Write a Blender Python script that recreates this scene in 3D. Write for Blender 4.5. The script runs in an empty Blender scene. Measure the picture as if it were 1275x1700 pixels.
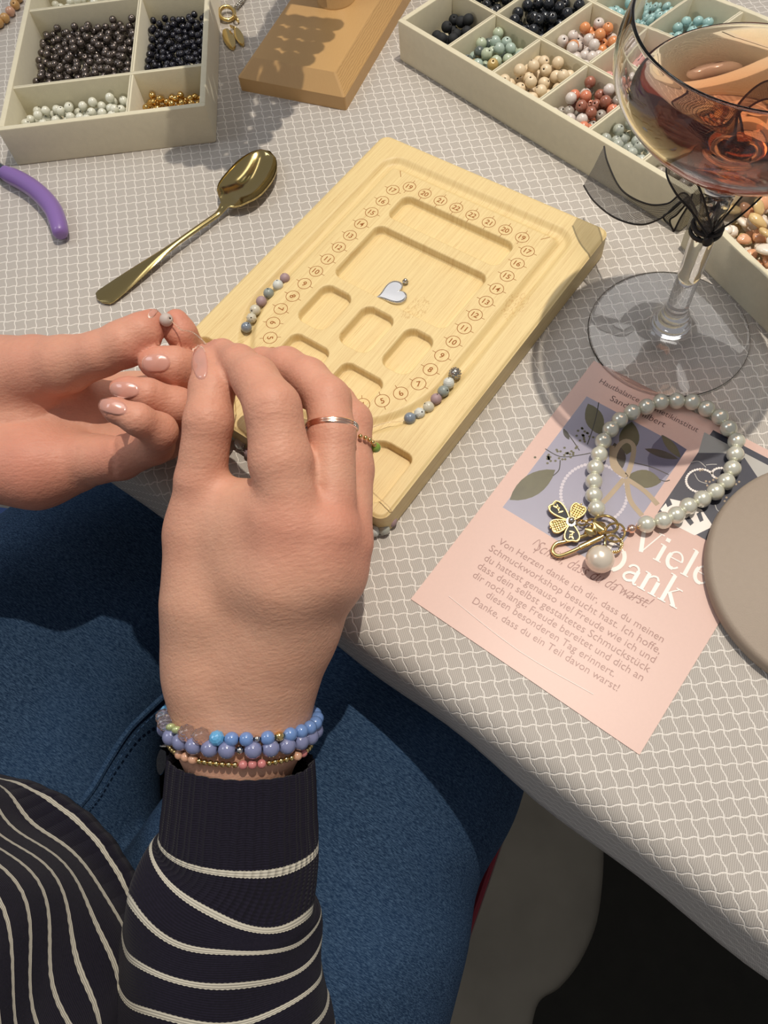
import bpy, bmesh, math, random
import numpy as np
from mathutils import Vector, Matrix, Euler

# ------------------------------------------------------------------ camera, world, lights, exposure
# All lengths below are millimetres measured from the table top under the camera; T lifts them to the room.
MM = 0.001
TABLE = 750.0
CN = np.array([-0.07780195, -0.44322507, -0.89302766])   # "up" seen from the camera
CF, CH = 1319.08, 312.94                                  # focal length in pixels (1275x1700), camera height over the table
_fw = np.array([0, 0, 1.]); CY = _fw - CN * (_fw @ CN); CY /= np.linalg.norm(CY); CX = np.cross(CY, CN)

def at(px, py, z=0.0):
    """world point (mm) at height z above the table that the photo shows at px, py"""
    r = np.array([(px - 637.5) / CF, (py - 850) / CF, 1.]); X = r * (-(CH - z) / (CN @ r))
    return np.array([X @ CX, X @ CY, z])
def pxmm(px, py, z=0.0):
    r = np.array([(px - 637.5) / CF, (py - 850) / CF, 1.]); return CF / (-(CH - z) / (CN @ r))
def W(p):
    return Vector((p[0] * MM, p[1] * MM, (p[2] + TABLE) * MM))

scene = bpy.context.scene
cam_d = bpy.data.cameras.new('camera'); cam = bpy.data.objects.new('camera', cam_d); scene.collection.objects.link(cam)
right = Vector((CX[0], CY[0], CN[0])); down = Vector((CX[1], CY[1], CN[1])); fwd = Vector((CX[2], CY[2], CN[2]))
M = Matrix((( right.x, -down.x, -fwd.x, 0), (right.y, -down.y, -fwd.y, 0), (right.z, -down.z, -fwd.z, (TABLE + CH) * MM), (0, 0, 0, 1)))
cam.matrix_world = M
cam_d.sensor_fit = 'VERTICAL'; cam_d.sensor_height = 36; cam_d.lens = 36 * CF / 1700
cam_d.clip_start = 0.01; cam_d.clip_end = 50
scene.camera = cam

world = bpy.data.worlds.new('world'); scene.world = world; world.use_nodes = True
bg = world.node_tree.nodes['Background']; bg.inputs[0].default_value = (0.80, 0.78, 0.80, 1); bg.inputs[1].default_value = 0.30

def spot(name, p, target, watts, angle, blend, radius, color):
    d = bpy.data.lights.new(name, 'SPOT'); d.energy = watts; d.spot_size = math.radians(angle); d.spot_blend = blend
    d.shadow_soft_size = radius; d.color = color
    o = bpy.data.objects.new(name, d); scene.collection.objects.link(o); o.location = W(p)
    o.rotation_euler = (W(target) - W(p)).to_track_quat('-Z', 'Y').to_euler(); return o
spot('pendant_spotlight', (260, 360, 1300), (110, 210, 0), 51, 52, 1.0, 0.008, (1.0, 0.90, 0.77)).data.cycles.is_caustics_light = True
def area(name, p, target, watts, size, color):
    d = bpy.data.lights.new(name, 'AREA'); d.energy = watts; d.size = size; d.color = color
    o = bpy.data.objects.new(name, d); scene.collection.objects.link(o); o.location = W(p)
    o.rotation_euler = (W(target) - W(p)).to_track_quat('-Z', 'Y').to_euler(); return o
area('ceiling_lamp', (350, 900, 1500), (100, 250, 0), 7.5, 0.9, (1.0, 0.95, 0.90))
area('cool_left_fill', (-900, 500, 1100), (0, 200, 0), 3.0, 0.5, (0.86, 0.92, 1.0))  # added fill light from the left, soft and cool

scene.view_settings.view_transform = 'Standard'; scene.view_settings.look = 'None'
scene.view_settings.gamma = 1; scene.view_settings.exposure = 0.0; scene.view_settings.use_curve_mapping = False

random.seed(7); rng = np.random.default_rng(7)

# ------------------------------------------------------------------ materials
def lin(c):
    if isinstance(c, str):
        c = [int(c[i:i + 2], 16) / 255 for i in (0, 2, 4)]
    return tuple(((x + 0.055) / 1.055) ** 2.4 if x > 0.04045 else x / 12.92 for x in c)
class NT:
    def __init__(s, name):
        s.m = bpy.data.materials.new(name); s.m.use_nodes = True; s.t = s.m.node_tree; s.n = s.t.nodes; s.b = s.n['Principled BSDF']
        s._tc = None
    def new(s, t, **k):
        x = s.n.new(t)
        for a, v in k.items(): setattr(x, a, v)
        return x
    def link(s, a, b): s.t.links.new(a, b)
    def put(s, sock, v):
        if isinstance(v, (int, float)): sock.default_value = v
        elif isinstance(v, (tuple, list)): sock.default_value = tuple(v) + ((1,) if len(v) == 3 and sock.type == 'RGBA' else ())
        else: s.link(v, sock)
    def math(s, op, a, b=None, c=None):
        x = s.new('ShaderNodeMath', operation=op); s.put(x.inputs[0], a)
        if b is not None: s.put(x.inputs[1], b)
        if c is not None: s.put(x.inputs[2], c)
        return x.outputs[0]
    def coord(s, kind='Object'):
        if s._tc is None: s._tc = s.new('ShaderNodeTexCoord')
        return s._tc.outputs[kind]
    def map(s, vec, scale=(1, 1, 1), rot=(0, 0, 0)):
        x = s.new('ShaderNodeMapping'); s.link(vec, x.inputs[0]); x.inputs['Scale'].default_value = scale; x.inputs['Rotation'].default_value = rot; return x.outputs[0]
    def noise(s, scale, detail=3, vec=None, rough=0.5):
        x = s.new('ShaderNodeTexNoise'); x.inputs['Scale'].default_value = scale; x.inputs['Detail'].default_value = detail; x.inputs['Roughness'].default_value = rough
        s.link(vec if vec is not None else s.coord(), x.inputs['Vector']); return x.outputs['Fac']
    def ramp(s, f, stops):
        x = s.new('ShaderNodeValToRGB'); s.link(f, x.inputs[0]); e = x.color_ramp.elements
        while len(e) < len(stops): e.new(0.5)
        for q, (p, c) in zip(e, stops): q.position = p; q.color = (*lin(c), 1)
        return x.outputs[0]
    def mix(s, f, a, b, blend='MIX'):
        x = s.new('ShaderNodeMix', data_type='RGBA', blend_type=blend); s.put(x.inputs[0], f); s.put(x.inputs[6], a); s.put(x.inputs[7], b); return x.outputs[2]
    def bump(s, h, strength=0.5, dist=0.001):
        x = s.new('ShaderNodeBump'); x.inputs['Strength'].default_value = strength; x.inputs['Distance'].default_value = dist
        s.link(h, x.inputs['Height']); s.link(x.outputs[0], s.b.inputs['Normal']); return x
    def color(s, c): s.put(s.b.inputs['Base Color'], lin(c) if isinstance(c, str) else c)
    def set(s, **k):
        names = dict(rough='Roughness', metal='Metallic', spec='Specular IOR Level', trans='Transmission Weight', ior='IOR', coat='Coat Weight',
                     coatr='Coat Roughness', sheen='Sheen Weight', sss='Subsurface Weight', alpha='Alpha', aniso='Anisotropic')
        for a, v in k.items(): s.put(s.b.inputs[names[a]], v)
        return s

def simple(name, c, rough=0.5, var=0.0, vs=200, bump=0.0, bs=800, **k):
    t = NT(name); t.set(rough=rough, **k)
    if var:
        a = lin(c); f = t.noise(vs, 4)
        t.color(t.mix(f, tuple(min(1, x * (1 + var)) for x in a), tuple(x * (1 - var) for x in a)))
    else: t.color(c)
    if bump: t.bump(t.noise(bs, 3), bump, 0.0004)
    return t.m

def bamboo(name, light, mid, dark, rot=0.0):
    t = NT(name); v = t.map(t.coord('UV'), (1, 1, 1), (0, 0, rot))
    g1 = t.noise(1.0, 6, t.map(v, (2600, 30, 1)), 0.75); g2 = t.noise(1.0, 3, t.map(v, (900, 12, 1)), 0.6); big = t.noise(1.0, 2, t.map(v, (60, 10, 1)))
    c = t.mix(t.math('SMOOTH_MIN', t.math('MULTIPLY', g1, 1.0), 1.0, 0.1), lin(light), lin(mid))
    f = t.math('MULTIPLY', t.math('GREATER_THAN', g1, 0.575), 0.5); c = t.mix(f, c, lin(dark))
    c = t.mix(t.math('MULTIPLY', t.math('SUBTRACT', g2, 0.38), 0.9), c, lin(dark)); c = t.mix(t.math('MULTIPLY', big, 0.35), c, lin(mid))
    # bamboo joints: short stippled patches
    vor = t.new('ShaderNodeTexVoronoi'); vor.inputs['Scale'].default_value = 1; t.link(t.map(v, (24, 13, 1)), vor.inputs['Vector'])
    j = t.math('LESS_THAN', vor.outputs['Distance'], 0.13); st = t.math('GREATER_THAN', t.noise(1.0, 2, t.map(v, (1500, 500, 1))), 0.55)
    c = t.mix(t.math('MULTIPLY', t.math('MULTIPLY', j, st), 0.35), c, lin(dark))
    t.color(c); t.set(rough=0.48, spec=0.4); t.bump(g1, 0.12, 0.0003); return t.m

def wood(name, a, b):
    t = NT(name); v = t.coord('UV')
    w = t.new('ShaderNodeTexWave', wave_type='BANDS', bands_direction='X'); w.inputs['Scale'].default_value = 26; w.inputs['Distortion'].default_value = 5; w.inputs['Detail'].default_value = 3
    w.inputs['Detail Scale'].default_value = 1.2; t.link(t.map(v, (3, 0.6, 1)), w.inputs['Vector'])
    f = t.math('ADD', t.math('MULTIPLY', w.outputs['Fac'], 0.55), t.math('MULTIPLY', t.noise(1, 4, t.map(v, (900, 40, 1))), 0.4))
    t.color(t.mix(f, lin(a), lin(b))); t.set(rough=0.42, coat=0.15, coatr=0.3); return t.m

def tablecloth_mat():
    t = NT('tablecloth_damask'); uv = t.coord('UV')
    sp = t.new('ShaderNodeSeparateXYZ'); t.link(uv, sp.inputs[0]); x, y = sp.outputs[0], sp.outputs[1]
    ax, ay, bx, by = 0.00567, -0.00063, 0.00019, -0.00612; det = ax * by - ay * bx
    u = t.math('DIVIDE', t.math('SUBTRACT', t.math('MULTIPLY', x, by), t.math('MULTIPLY', y, bx)), det)
    v = t.math('DIVIDE', t.math('SUBTRACT', t.math('MULTIPLY', y, ax), t.math('MULTIPLY', x, ay)), det)
    wob = lambda q, a: t.math('MULTIPLY', t.math('SINE', t.math('MULTIPLY', q, 2 * math.pi)), a)
    nz = t.math('MULTIPLY', t.math('SUBTRACT', t.noise(170, 2, uv), 0.5), 0.14)
    u2 = t.math('ADD', t.math('ADD', u, wob(v, 0.055)), nz); v2 = t.math('ADD', t.math('ADD', v, wob(u, -0.05)), nz)
    def line(q, w):
        d = t.math('ABSOLUTE', t.math('SUBTRACT', t.math('FRACT', q), 0.5))   # 0.5 at the thread
        d = t.math('SUBTRACT', 0.5, d); x_ = t.new('ShaderNodeMapRange'); x_.interpolation_type = 'SMOOTHSTEP'
        x_.inputs[1].default_value = 0.0; x_.inputs[2].default_value = w; x_.inputs[3].default_value = 1; x_.inputs[4].default_value = 0; t.link(d, x_.inputs[0]); return x_.outputs[0]
    L = t.math('MAXIMUM', line(u2, 0.085), line(v2, 0.085))
    s = 2 * math.pi / 0.00085
    dots = t.math('MULTIPLY', t.math('SINE', t.math('MULTIPLY', t.math('ADD', x, t.math('MULTIPLY', y, 0.5)), s)), t.math('SINE', t.math('MULTIPLY', y, s)))
    wv = t.math('MULTIPLY_ADD', dots, 0.5, 0.5)
    c = t.mix(wv, lin('969089'), lin('cbc5bd')); c = t.mix(L, c, lin('ece7df')); t.color(c)
    h = t.math('ADD', t.math('MULTIPLY', L, 1.0), t.math('MULTIPLY', wv, 0.35)); t.bump(h, 0.55, 0.0004)
    t.set(rough=0.62, sheen=0.15, spec=0.35); return t.m

def knit_mat():
    """UV: x = way round in rib units, y = millimetres along; stripes from y = 0 on, ribs before"""
    t = NT('navy_striped_knit'); sp = t.new('ShaderNodeSeparateXYZ'); t.link(t.coord('UV'), sp.inputs[0]); x, y = sp.outputs[0], sp.outputs[1]
    zig = t.math('MULTIPLY', t.math('SINE', t.math('MULTIPLY', x, 2 * math.pi * 2)), 0.10)
    yy = t.math('ADD', y, zig); f = t.math('FRACT', t.math('DIVIDE', yy, 13.5))
    st = t.math('MULTIPLY', t.math('LESS_THAN', f, 0.17), t.math('GREATER_THAN', yy, -1.0))
    n = t.noise(900, 2)
    c = t.mix(n, lin('15131f'), lin('23202e')); c = t.mix(st, c, lin('c9c4b4')); t.color(c)
    rib = t.math('MULTIPLY', t.math('ABSOLUTE', t.math('SINE', t.math('MULTIPLY', x, math.pi))), t.math('LESS_THAN', y, 13))
    st1 = t.math('SINE', t.math('MULTIPLY', y, 2 * math.pi / 0.9))
    t.bump(t.math('ADD', t.math('ADD', rib, t.math('MULTIPLY', st, 0.5)), t.math('MULTIPLY', st1, 0.12)), 0.8, 0.0008); t.set(rough=0.9, spec=0.15, sheen=0.05); return t.m

def denim_mat():
    t = NT('blue_denim'); o = t.coord(); o2 = t.map(o, (1, 1, 1), (0.3, 0.2, 0.7))
    tw = t.noise(1, 3, t.map(o2, (500, 2600, 500)), 0.7); n = t.noise(14, 5); n2 = t.noise(1, 3, t.map(o2, (160, 900, 160)))
    c = t.mix(n, lin('0c1828'), lin('28456a')); c = t.mix(t.math('MULTIPLY', t.math('SUBTRACT', tw, 0.42), 2.4), c, lin('6685a6')); c = t.mix(t.math('MULTIPLY', n2, 0.4), c, lin('1c3350')); t.color(c)
    t.bump(tw, 0.6, 0.0008); t.set(rough=0.9, spec=0.15); return t.m

def skin_mat():
    t = NT('skin'); a = t.new('ShaderNodeAttribute', attribute_name='blush'); n = t.noise(60, 5); n2 = t.noise(320, 4)
    c = t.mix(n, lin('dcae94'), lin('cc9a80')); c = t.mix(t.math('MULTIPLY', a.outputs['Fac'], 0.75), c, lin('c9685a')); c = t.mix(t.math('MULTIPLY', n2, 0.25), c, lin('a86a58')); t.color(c)
    t.set(rough=0.52, spec=0.32, sss=0.15); t.b.inputs['Subsurface Radius'].default_value = (0.004, 0.0015, 0.0008); t.b.inputs['Subsurface Scale'].default_value = 1.0
    mu = t.noise(1, 4, t.map(t.coord(), (260, 900, 700))); vo = t.new('ShaderNodeTexVoronoi'); vo.inputs['Scale'].default_value = 900; t.link(t.coord(), vo.inputs['Vector'])
    t.bump(t.math('ADD', t.math('MULTIPLY', mu, 1.2), t.math('MULTIPLY', vo.outputs['Distance'], 0.35)), 0.35, 0.0006); return t.m

def absorb(name, col, dens, ior=1.34):
    t = NT(name); t.set(trans=1.0, rough=0.0, ior=ior); t.color((1, 1, 1))
    v = t.new('ShaderNodeVolumeAbsorption'); v.inputs[0].default_value = (*col, 1); v.inputs[1].default_value = dens
    t.link(v.outputs[0], t.n['Material Output'].inputs['Volume']); return t.m

def organza():
    t = NT('black_organza'); t.set(rough=0.5, sheen=0.4); t.color('2a2622')
    s = 2 * math.pi / 0.0006; sp = t.new('ShaderNodeSeparateXYZ'); t.link(t.coord('UV'), sp.inputs[0])
    g = t.math('MAXIMUM', t.math('SINE', t.math('MULTIPLY', sp.outputs[0], s)), t.math('SINE', t.math('MULTIPLY', sp.outputs[1], s)))
    t.set(alpha=t.math('MULTIPLY_ADD', t.math('GREATER_THAN', g, 0.55), 0.40, 0.42)); return t.m

MAT = dict(
    cloth=tablecloth_mat(), bamboo=bamboo('bamboo', 'e9d5a0', 'dcc48c', 'b58a50'), pine=wood('honey_wood', 'd6b078', 'b48a54'),
    burn=simple('burnt_engraving', '96591f', 0.8), velvet=simple('cream_velvet', 'dad3b8', 0.95, 0.06, 300, 0.3, 2500, sheen=0.3),
    skin=skin_mat(), knit=knit_mat(), denim=denim_mat(), nail=simple('fingernail', 'cb9484', 0.22, coat=0.6, spec=0.5), nailtip=simple('nail_tip', 'e3cab8', 0.3, coat=0.4),
    gold=simple('polished_gold', 'e8cd8c', 0.16, metal=1.0), spoon=simple('gold_cutlery', 'c2ae78', 0.12, metal=1.0), rose=simple('rose_gold', 'fbd3bd', 0.24, metal=1.0), silver=simple('silver', 'c9c6c0', 0.2, metal=1.0),
    steel=simple('blued_steel', '7d8696', 0.25, metal=1.0), purple=simple('purple_rubber', '8467a8', 0.35, coat=0.3),
    glass=simple('clear_glass', 'ffffff', 0.0, trans=1.0, ior=1.5), wine=absorb('rose_wine', (0.96, 0.50, 0.14), 60.0),
    card=simple('pink_card_print', 'd9b9ae', 0.38, 0.03, 900, spec=0.3), print_lav=simple('print_lavender', '9b98aa', 0.35, 0.12, 30), ink=simple('print_text_brown', '96695f', 0.4), inkdark=simple('print_text_dark', '5a3f3e', 0.4),
    white=simple('print_white', 'f4ece6', 0.4), leaf=simple('print_leaf', '605c42', 0.4, 0.35, 120), leafdark=simple('print_leaf_dark', '38352f', 0.4, 0.3, 90), tan=simple('print_ribbon', 'ae9a80', 0.4, 0.12, 150),
    slate=simple('print_slate', '3a3b48', 0.35), pgrey=simple('print_grey', 'b5b3ae', 0.4, 0.08, 60), pearl_print=simple('print_pearl', 'cdc6cf', 0.4), dark_lilac=simple('print_dark_lilac', '6d6a80', 0.4),
    pearl=simple('ivory_pearl', 'e9e9d8', 0.27, metal=0.45, coat=1.0, coatr=0.05, spec=0.8), bigpearl=simple('cream_pearl', 'eee2d0', 0.27, metal=0.35, coat=1.0, coatr=0.06),
    enamel=simple('black_enamel', '09080a', 0.22, spec=0.35), coaster=simple('grey_beige_leatherette', '9d8f80', 0.6, 0.04, 400, 0.25, 1800),
    organza=organza(), cord=simple('ribbon_edge', '1f1b19', 0.6), thread=simple('clear_elastic', 'fff4e0', 0.08, trans=0.85, ior=1.4),
    heart=simple('mother_of_pearl', 'c4c9d2', 0.2, 0.06, 300, coat=0.7), crystal=simple('faceted_crystal', 'fff6f0', 0.02, trans=0.95, ior=1.55),
    floor=simple('concrete_floor', '958f80', 0.6, 0.4, 9, 0.2, 60), floor_shade=simple('painted_floor_shade', '26251f', 0.95, 0.3, 40, 0.4, 900),
    tabletop=simple('table_board', '6a5a48', 0.6), black=simple('black_seat_fabric', '101012', 0.9), piping=simple('dark_red_piping', '8a1c30', 0.6), pipe_white=simple('pale_piping', '8f8078', 0.6),
    bagcloth=simple('pale_woven_stuff', 'a39c92', 0.9, 0.15, 200), bagblue=simple('blue_trim', '3e5f9e', 0.6), hole=simple('bead_hole', '2a1c14', 0.8))
BEAD = dict(
    hematite=simple('dark_grey_shiny_bead', '6a605a', 0.2, metal=0.7, coat=0.7), onyx=simple('blue_black_bead', '1b1b28', 0.12, coat=0.8, metal=0.2),
    whitepearl=simple('white_pearl_bead', 'e0e0d0', 0.2, coat=0.8, coatr=0.05), goldbead=simple('small_gold_bead', 'e2bd78', 0.13, metal=1.0),
    lava=simple('matte_black_bead', '23262a', 0.75, 0.3, 600, 0.4, 2000), blackagate=simple('glossy_black_bead', '1f2329', 0.15, coat=0.6),
    aqua=simple('pale_aqua_bead', 'a9bdb2', 0.2, 0.15, 200, coat=0.6), mint=simple('mint_bead', 'bac7ae', 0.2, 0.15, 200, coat=0.6), sand=simple('mustard_bead', 'c3a768', 0.22, 0.2, 300, coat=0.6),
    slatebead=simple('slate_green_bead', '59645f', 0.2, 0.2, 300, coat=0.6), ivory=simple('cream_wood_bead', 'e3cfae', 0.35, 0.08, 200, coat=0.3),
    coral=simple('coral_agate_bead', 'd98464', 0.15, 0.25, 200, coat=0.8), milky=simple('milky_agate_bead', 'd9cfc8', 0.15, 0.12, 200, coat=0.8), brownish=simple('red_brown_agate_bead', '9c6350', 0.15, 0.3, 250, coat=0.8),
    greyagate=simple('grey_agate_bead', 'a29a90', 0.15, 0.2, 250, coat=0.8), orange=simple('orange_agate_bead', 'dd9460', 0.15, 0.25, 200, coat=0.8), pinkbead=simple('pink_bead', 'd99c95', 0.2, 0.1, 200, coat=0.6),
    turq=simple('pale_turquoise_bead', '9cc4c4', 0.2, 0.15, 200, coat=0.6), clearbead=simple('clear_milky_bead', 'dfe6dc', 0.1, trans=0.5, coat=0.6),
    palestone=simple('pale_matte_stone', 'bdb0a8', 0.6, 0.08, 500), mauve=simple('mauve_matte_bead', 'a48b8d', 0.55, 0.15, 500), palegrey=simple('pale_grey_bead', 'cfd3cd', 0.45, 0.08, 300), greengrey=simple('grey_green_bead', '8f9791', 0.35, 0.25, 350, coat=0.3),
    moon=simple('milky_faceted_bead', 'cbc6b2', 0.25, 0.1, 200, coat=0.4), bluegrey=simple('blue_grey_glossy_bead', '7d8894', 0.12, 0.35, 350, coat=0.8), pave=simple('silver_pave', 'b9b5ac', 0.25, metal=1.0),
    blue=simple('cornflower_glass_bead', '6a8cc4', 0.1, 0.12, 300, coat=0.9), sky=simple('sky_blue_facet_bead', '5fa6d6', 0.12, coat=0.7), lilac=simple('blue_lilac_stone_bead', '7c82a8', 0.1, 0.15, 250, coat=0.9),
    rosebead=simple('rose_stone_bead', 'c47a78', 0.2, 0.2, 300, coat=0.5), peach=simple('peach_stone_bead', 'd0a084', 0.2, 0.15, 300, coat=0.5), limebead=simple('pearly_green_rondelle', 'b9c48e', 0.2, metal=0.3, coat=0.5),
    amber=simple('amber_bead', 'c79a5e', 0.3, 0.2, 200, coat=0.4), shellw=simple('white_shell_chip', 'ece2d2', 0.15, 0.08, 200, coat=0.7), shellp=simple('peach_shell_chip', 'dda57e', 0.15, 0.2, 150, coat=0.7), shelly=simple('honey_shell_chip', 'dcbd84', 0.15, 0.15, 150, coat=0.7), green=simple('green_stone', '7a9a3c', 0.15, coat=0.7))

# ------------------------------------------------------------------ geometry helpers (all in mm, table space)
COL = scene.collection
BASE = {}
def cat_meshes(items):
    V, F, o = [], [], 0
    for v, f in items:
        v = np.asarray(v, float); V.append(v); F += [tuple(i + o for i in q) for q in f]; o += len(v)
    return (np.vstack(V), F)
def link_mesh(name, vf, mat, base, smooth=True, uv=None, sharp=None):
    v, f = vf; v = (np.asarray(v, float) - np.asarray(base, float)) * MM
    me = bpy.data.meshes.new(name); me.from_pydata(v.tolist(), [], [tuple(int(i) for i in q) for q in f] if not isinstance(f, np.ndarray) else f.tolist()); me.validate(clean_customdata=False)
    if uv is not None:
        lay = me.uv_layers.new(name='UVMap'); idx = np.empty(len(me.loops), int); me.loops.foreach_get('vertex_index', idx)
        lay.data.foreach_set('uv', np.asarray(uv, float)[idx].ravel())
    if smooth:
        me.polygons.foreach_set('use_smooth', [True] * len(me.polygons))
        if sharp: me.set_sharp_from_angle(angle=math.radians(sharp))
    for m in (mat if isinstance(mat, (list, tuple)) else [mat]): me.materials.append(m)
    o = bpy.data.objects.new(name, me); COL.objects.link(o); return o
def tag(o, label=None, cat=None, group=None, kind=None):
    if label: o['label'] = label
    if cat: o['category'] = cat
    if group: o['group'] = group
    if kind: o['kind'] = kind
    return o
def thing(name, label, cat, base, group=None):
    o = bpy.data.objects.new(name, None); COL.objects.link(o); o.empty_display_size = 0.01
    o.location = W(base); BASE[o.name] = np.array(base, float); return tag(o, label, cat, group)
def part(name, vf, mat, parent, smooth=True, uv=None, sharp=40, label=None, kind=None):
    b = BASE[parent.name]; o = link_mesh(name, vf, mat, b, smooth, uv, sharp); o.parent = parent; BASE[o.name] = b
    return tag(o, label, kind=kind)
def solo(name, label, cat, vf, mat, group=None, base=None, kind=None, **k):
    v = np.asarray(vf[0]); b = np.array(base, float) if base is not None else np.array([*((v.min(0) + v.max(0)) / 2)[:2], v[:, 2].min()])
    o = link_mesh(name, vf, mat, b, **k); o.location = W(b); BASE[o.name] = b; return tag(o, label, cat, group, kind)

def sphere(c, r, n=20, m=12, scale=(1, 1, 1)):
    V = [(0, 0, 1)]; F = []
    for i in range(1, m):
        a = math.pi * i / m
        for j in range(n): b = 2 * math.pi * j / n; V.append((math.sin(a) * math.cos(b), math.sin(a) * math.sin(b), math.cos(a)))
    V.append((0, 0, -1)); L = len(V) - 1
    for j in range(n):
        F.append((0, 1 + j, 1 + (j + 1) % n)); F.append((L, L - n + (j + 1) % n, L - n + j))
    for i in range(m - 2):
        for j in range(n): a = 1 + i * n + j; b = 1 + i * n + (j + 1) % n; F.append((a, a + n, b + n, b))
    return (np.array(V) * r * np.array(scale) + np.array(c), F)
def lathe(prof, c=(0, 0, 0), n=48, closed=False):
    """profile of (radius, z); poles where radius is 0"""
    V, F, rings = [], [], []
    for r, z in prof:
        if r < 1e-6: rings.append([len(V)]); V.append((0, 0, z))
        else:
            rings.append(list(range(len(V), len(V) + n)))
            for j in range(n): b = 2 * math.pi * j / n; V.append((r * math.cos(b), r * math.sin(b), z))
    pairs = list(zip(rings[:-1], rings[1:])) + ([(rings[-1], rings[0])] if closed else [])
    for A, B in pairs:
        for j in range(n):
            k = (j + 1) % n
            if len(A) == 1 and len(B) == 1: continue
            if len(A) == 1: F.append((A[0], B[j], B[k]))
            elif len(B) == 1: F.append((A[j], B[0], A[k]))
            else: F.append((A[j], B[j], B[k], A[k]))
    return (np.array(V, float) + np.array(c, float), F)
def frames(P, closed=False):
    P = np.asarray(P, float); T = np.roll(P, -1, 0) - np.roll(P, 1, 0)
    if not closed: T[0] = P[1] - P[0]; T[-1] = P[-1] - P[-2]
    T /= np.linalg.norm(T, axis=1)[:, None]; up = np.array([0, 0, 1.]) if abs(T[0][2]) < 0.9 else np.array([1., 0, 0])
    N = [np.cross(up, T[0])]; N[0] /= np.linalg.norm(N[0])
    for i in range(1, len(P)):
        v = N[-1] - T[i] * (N[-1] @ T[i]); N.append(v / (np.linalg.norm(v) + 1e-12))
    N = np.array(N); return T, N, np.cross(T, N)
def tube(P, R, n=10, closed=False, cap=True):
    P = np.asarray(P, float); R = np.broadcast_to(np.asarray(R, float), (len(P),)); T, N, B = frames(P, closed)
    a = np.arange(n) * 2 * math.pi / n
    V = (P[:, None] + R[:, None, None] * (np.cos(a)[None, :, None] * N[:, None] + np.sin(a)[None, :, None] * B[:, None])).reshape(-1, 3)
    F = []; m = len(P)
    for i in range(m if closed else m - 1):
        for j in range(n):
            k = (j + 1) % n; i2 = (i + 1) % m; F.append((i * n + j, i * n + k, i2 * n + k, i2 * n + j))
    if cap and not closed: F.append(tuple(range(n))[::-1]); F.append(tuple(range((m - 1) * n, m * n)))
    return (V, F)
def smooth_path(P, k=8, closed=False):
    P = np.asarray(P, float); n = len(P); out = []
    for i in range(n if closed else n - 1):
        g = (lambda q: P[q % n]) if closed else (lambda q: P[min(max(q, 0), n - 1)])
        p0, p1, p2, p3 = g(i - 1), g(i), g(i + 1), g(i + 2)
        for t in np.arange(k) / k:
            out.append(0.5 * (2 * p1 + (p2 - p0) * t + (2 * p0 - 5 * p1 + 4 * p2 - p3) * t * t + (3 * p1 - p0 - 3 * p2 + p3) * t ** 3))
    if not closed: out.append(P[-1])
    return np.array(out)
def ring(c, R, r, nrm=(0, 0, 1), n=28, m=8, sx=1.0, ax=(1, 0, 0)):
    nrm = np.array(nrm, float); nrm /= np.linalg.norm(nrm); u = np.array(ax, float); u -= nrm * (u @ nrm); u /= np.linalg.norm(u); v = np.cross(nrm, u)
    a = np.arange(n) * 2 * math.pi / n; P = np.array(c) + R * (sx * np.cos(a)[:, None] * u + np.sin(a)[:, None] * v); return tube(P, r, m, True)
def prism(poly, z0, z1):
    n = len(poly); V = [(x, y, z0) for x, y in poly] + [(x, y, z1) for x, y in poly]
    F = [tuple(range(n))[::-1], tuple(range(n, 2 * n))] + [(i, (i + 1) % n, n + (i + 1) % n, n + i) for i in range(n)]; return (np.array(V, float), F)
def rect(x0, y0, x1, y1): return [(x0, y0), (x1, y0), (x1, y1), (x0, y1)]
def rrect(x0, y0, x1, y1, r, k=5):
    out = []
    for cx, cy, a0 in ((x1 - r, y0 + r, -90), (x1 - r, y1 - r, 0), (x0 + r, y1 - r, 90), (x0 + r, y0 + r, 180)):
        for i in range(k + 1): a = math.radians(a0 + 90 * i / k); out.append((cx + r * math.cos(a), cy + r * math.sin(a)))
    return out
def bevel_prism(poly_fn, z0, z1, b):
    """rounded block: poly_fn(inset) gives the outline"""
    rings = [(b, z0), (0, z0 + b), (0, z1 - b), (b * 0.3, z1 - b * 0.3), (b, z1)]; V = []; F = []
    for ins, z in rings: V += [(x, y, z) for x, y in poly_fn(ins)]
    n = len(V) // len(rings)
    for i in range(len(rings) - 1):
        for j in range(n): k = (j + 1) % n; F.append((i * n + j, i * n + k, (i + 1) * n + k, (i + 1) * n + j))
    F.append(tuple(range(n))[::-1]); F.append(tuple(range((len(rings) - 1) * n, len(rings) * n))); return (np.array(V, float), F)
def xf(vf, o=(0, 0, 0), ang=0.0, s=1.0):
    v, f = vf; c, q = math.cos(ang), math.sin(ang); v = np.asarray(v) * s
    return (np.stack([v[:, 0] * c - v[:, 1] * q, v[:, 0] * q + v[:, 1] * c, v[:, 2]], 1) + np.array(o, float), f)
def frame_xf(vf, o, ex, ey, ez):
    v, f = vf; v = np.asarray(v); return (np.array(o) + v[:, :1] * np.array(ex) + v[:, 1:2] * np.array(ey) + v[:, 2:3] * np.array(ez), f)

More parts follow.
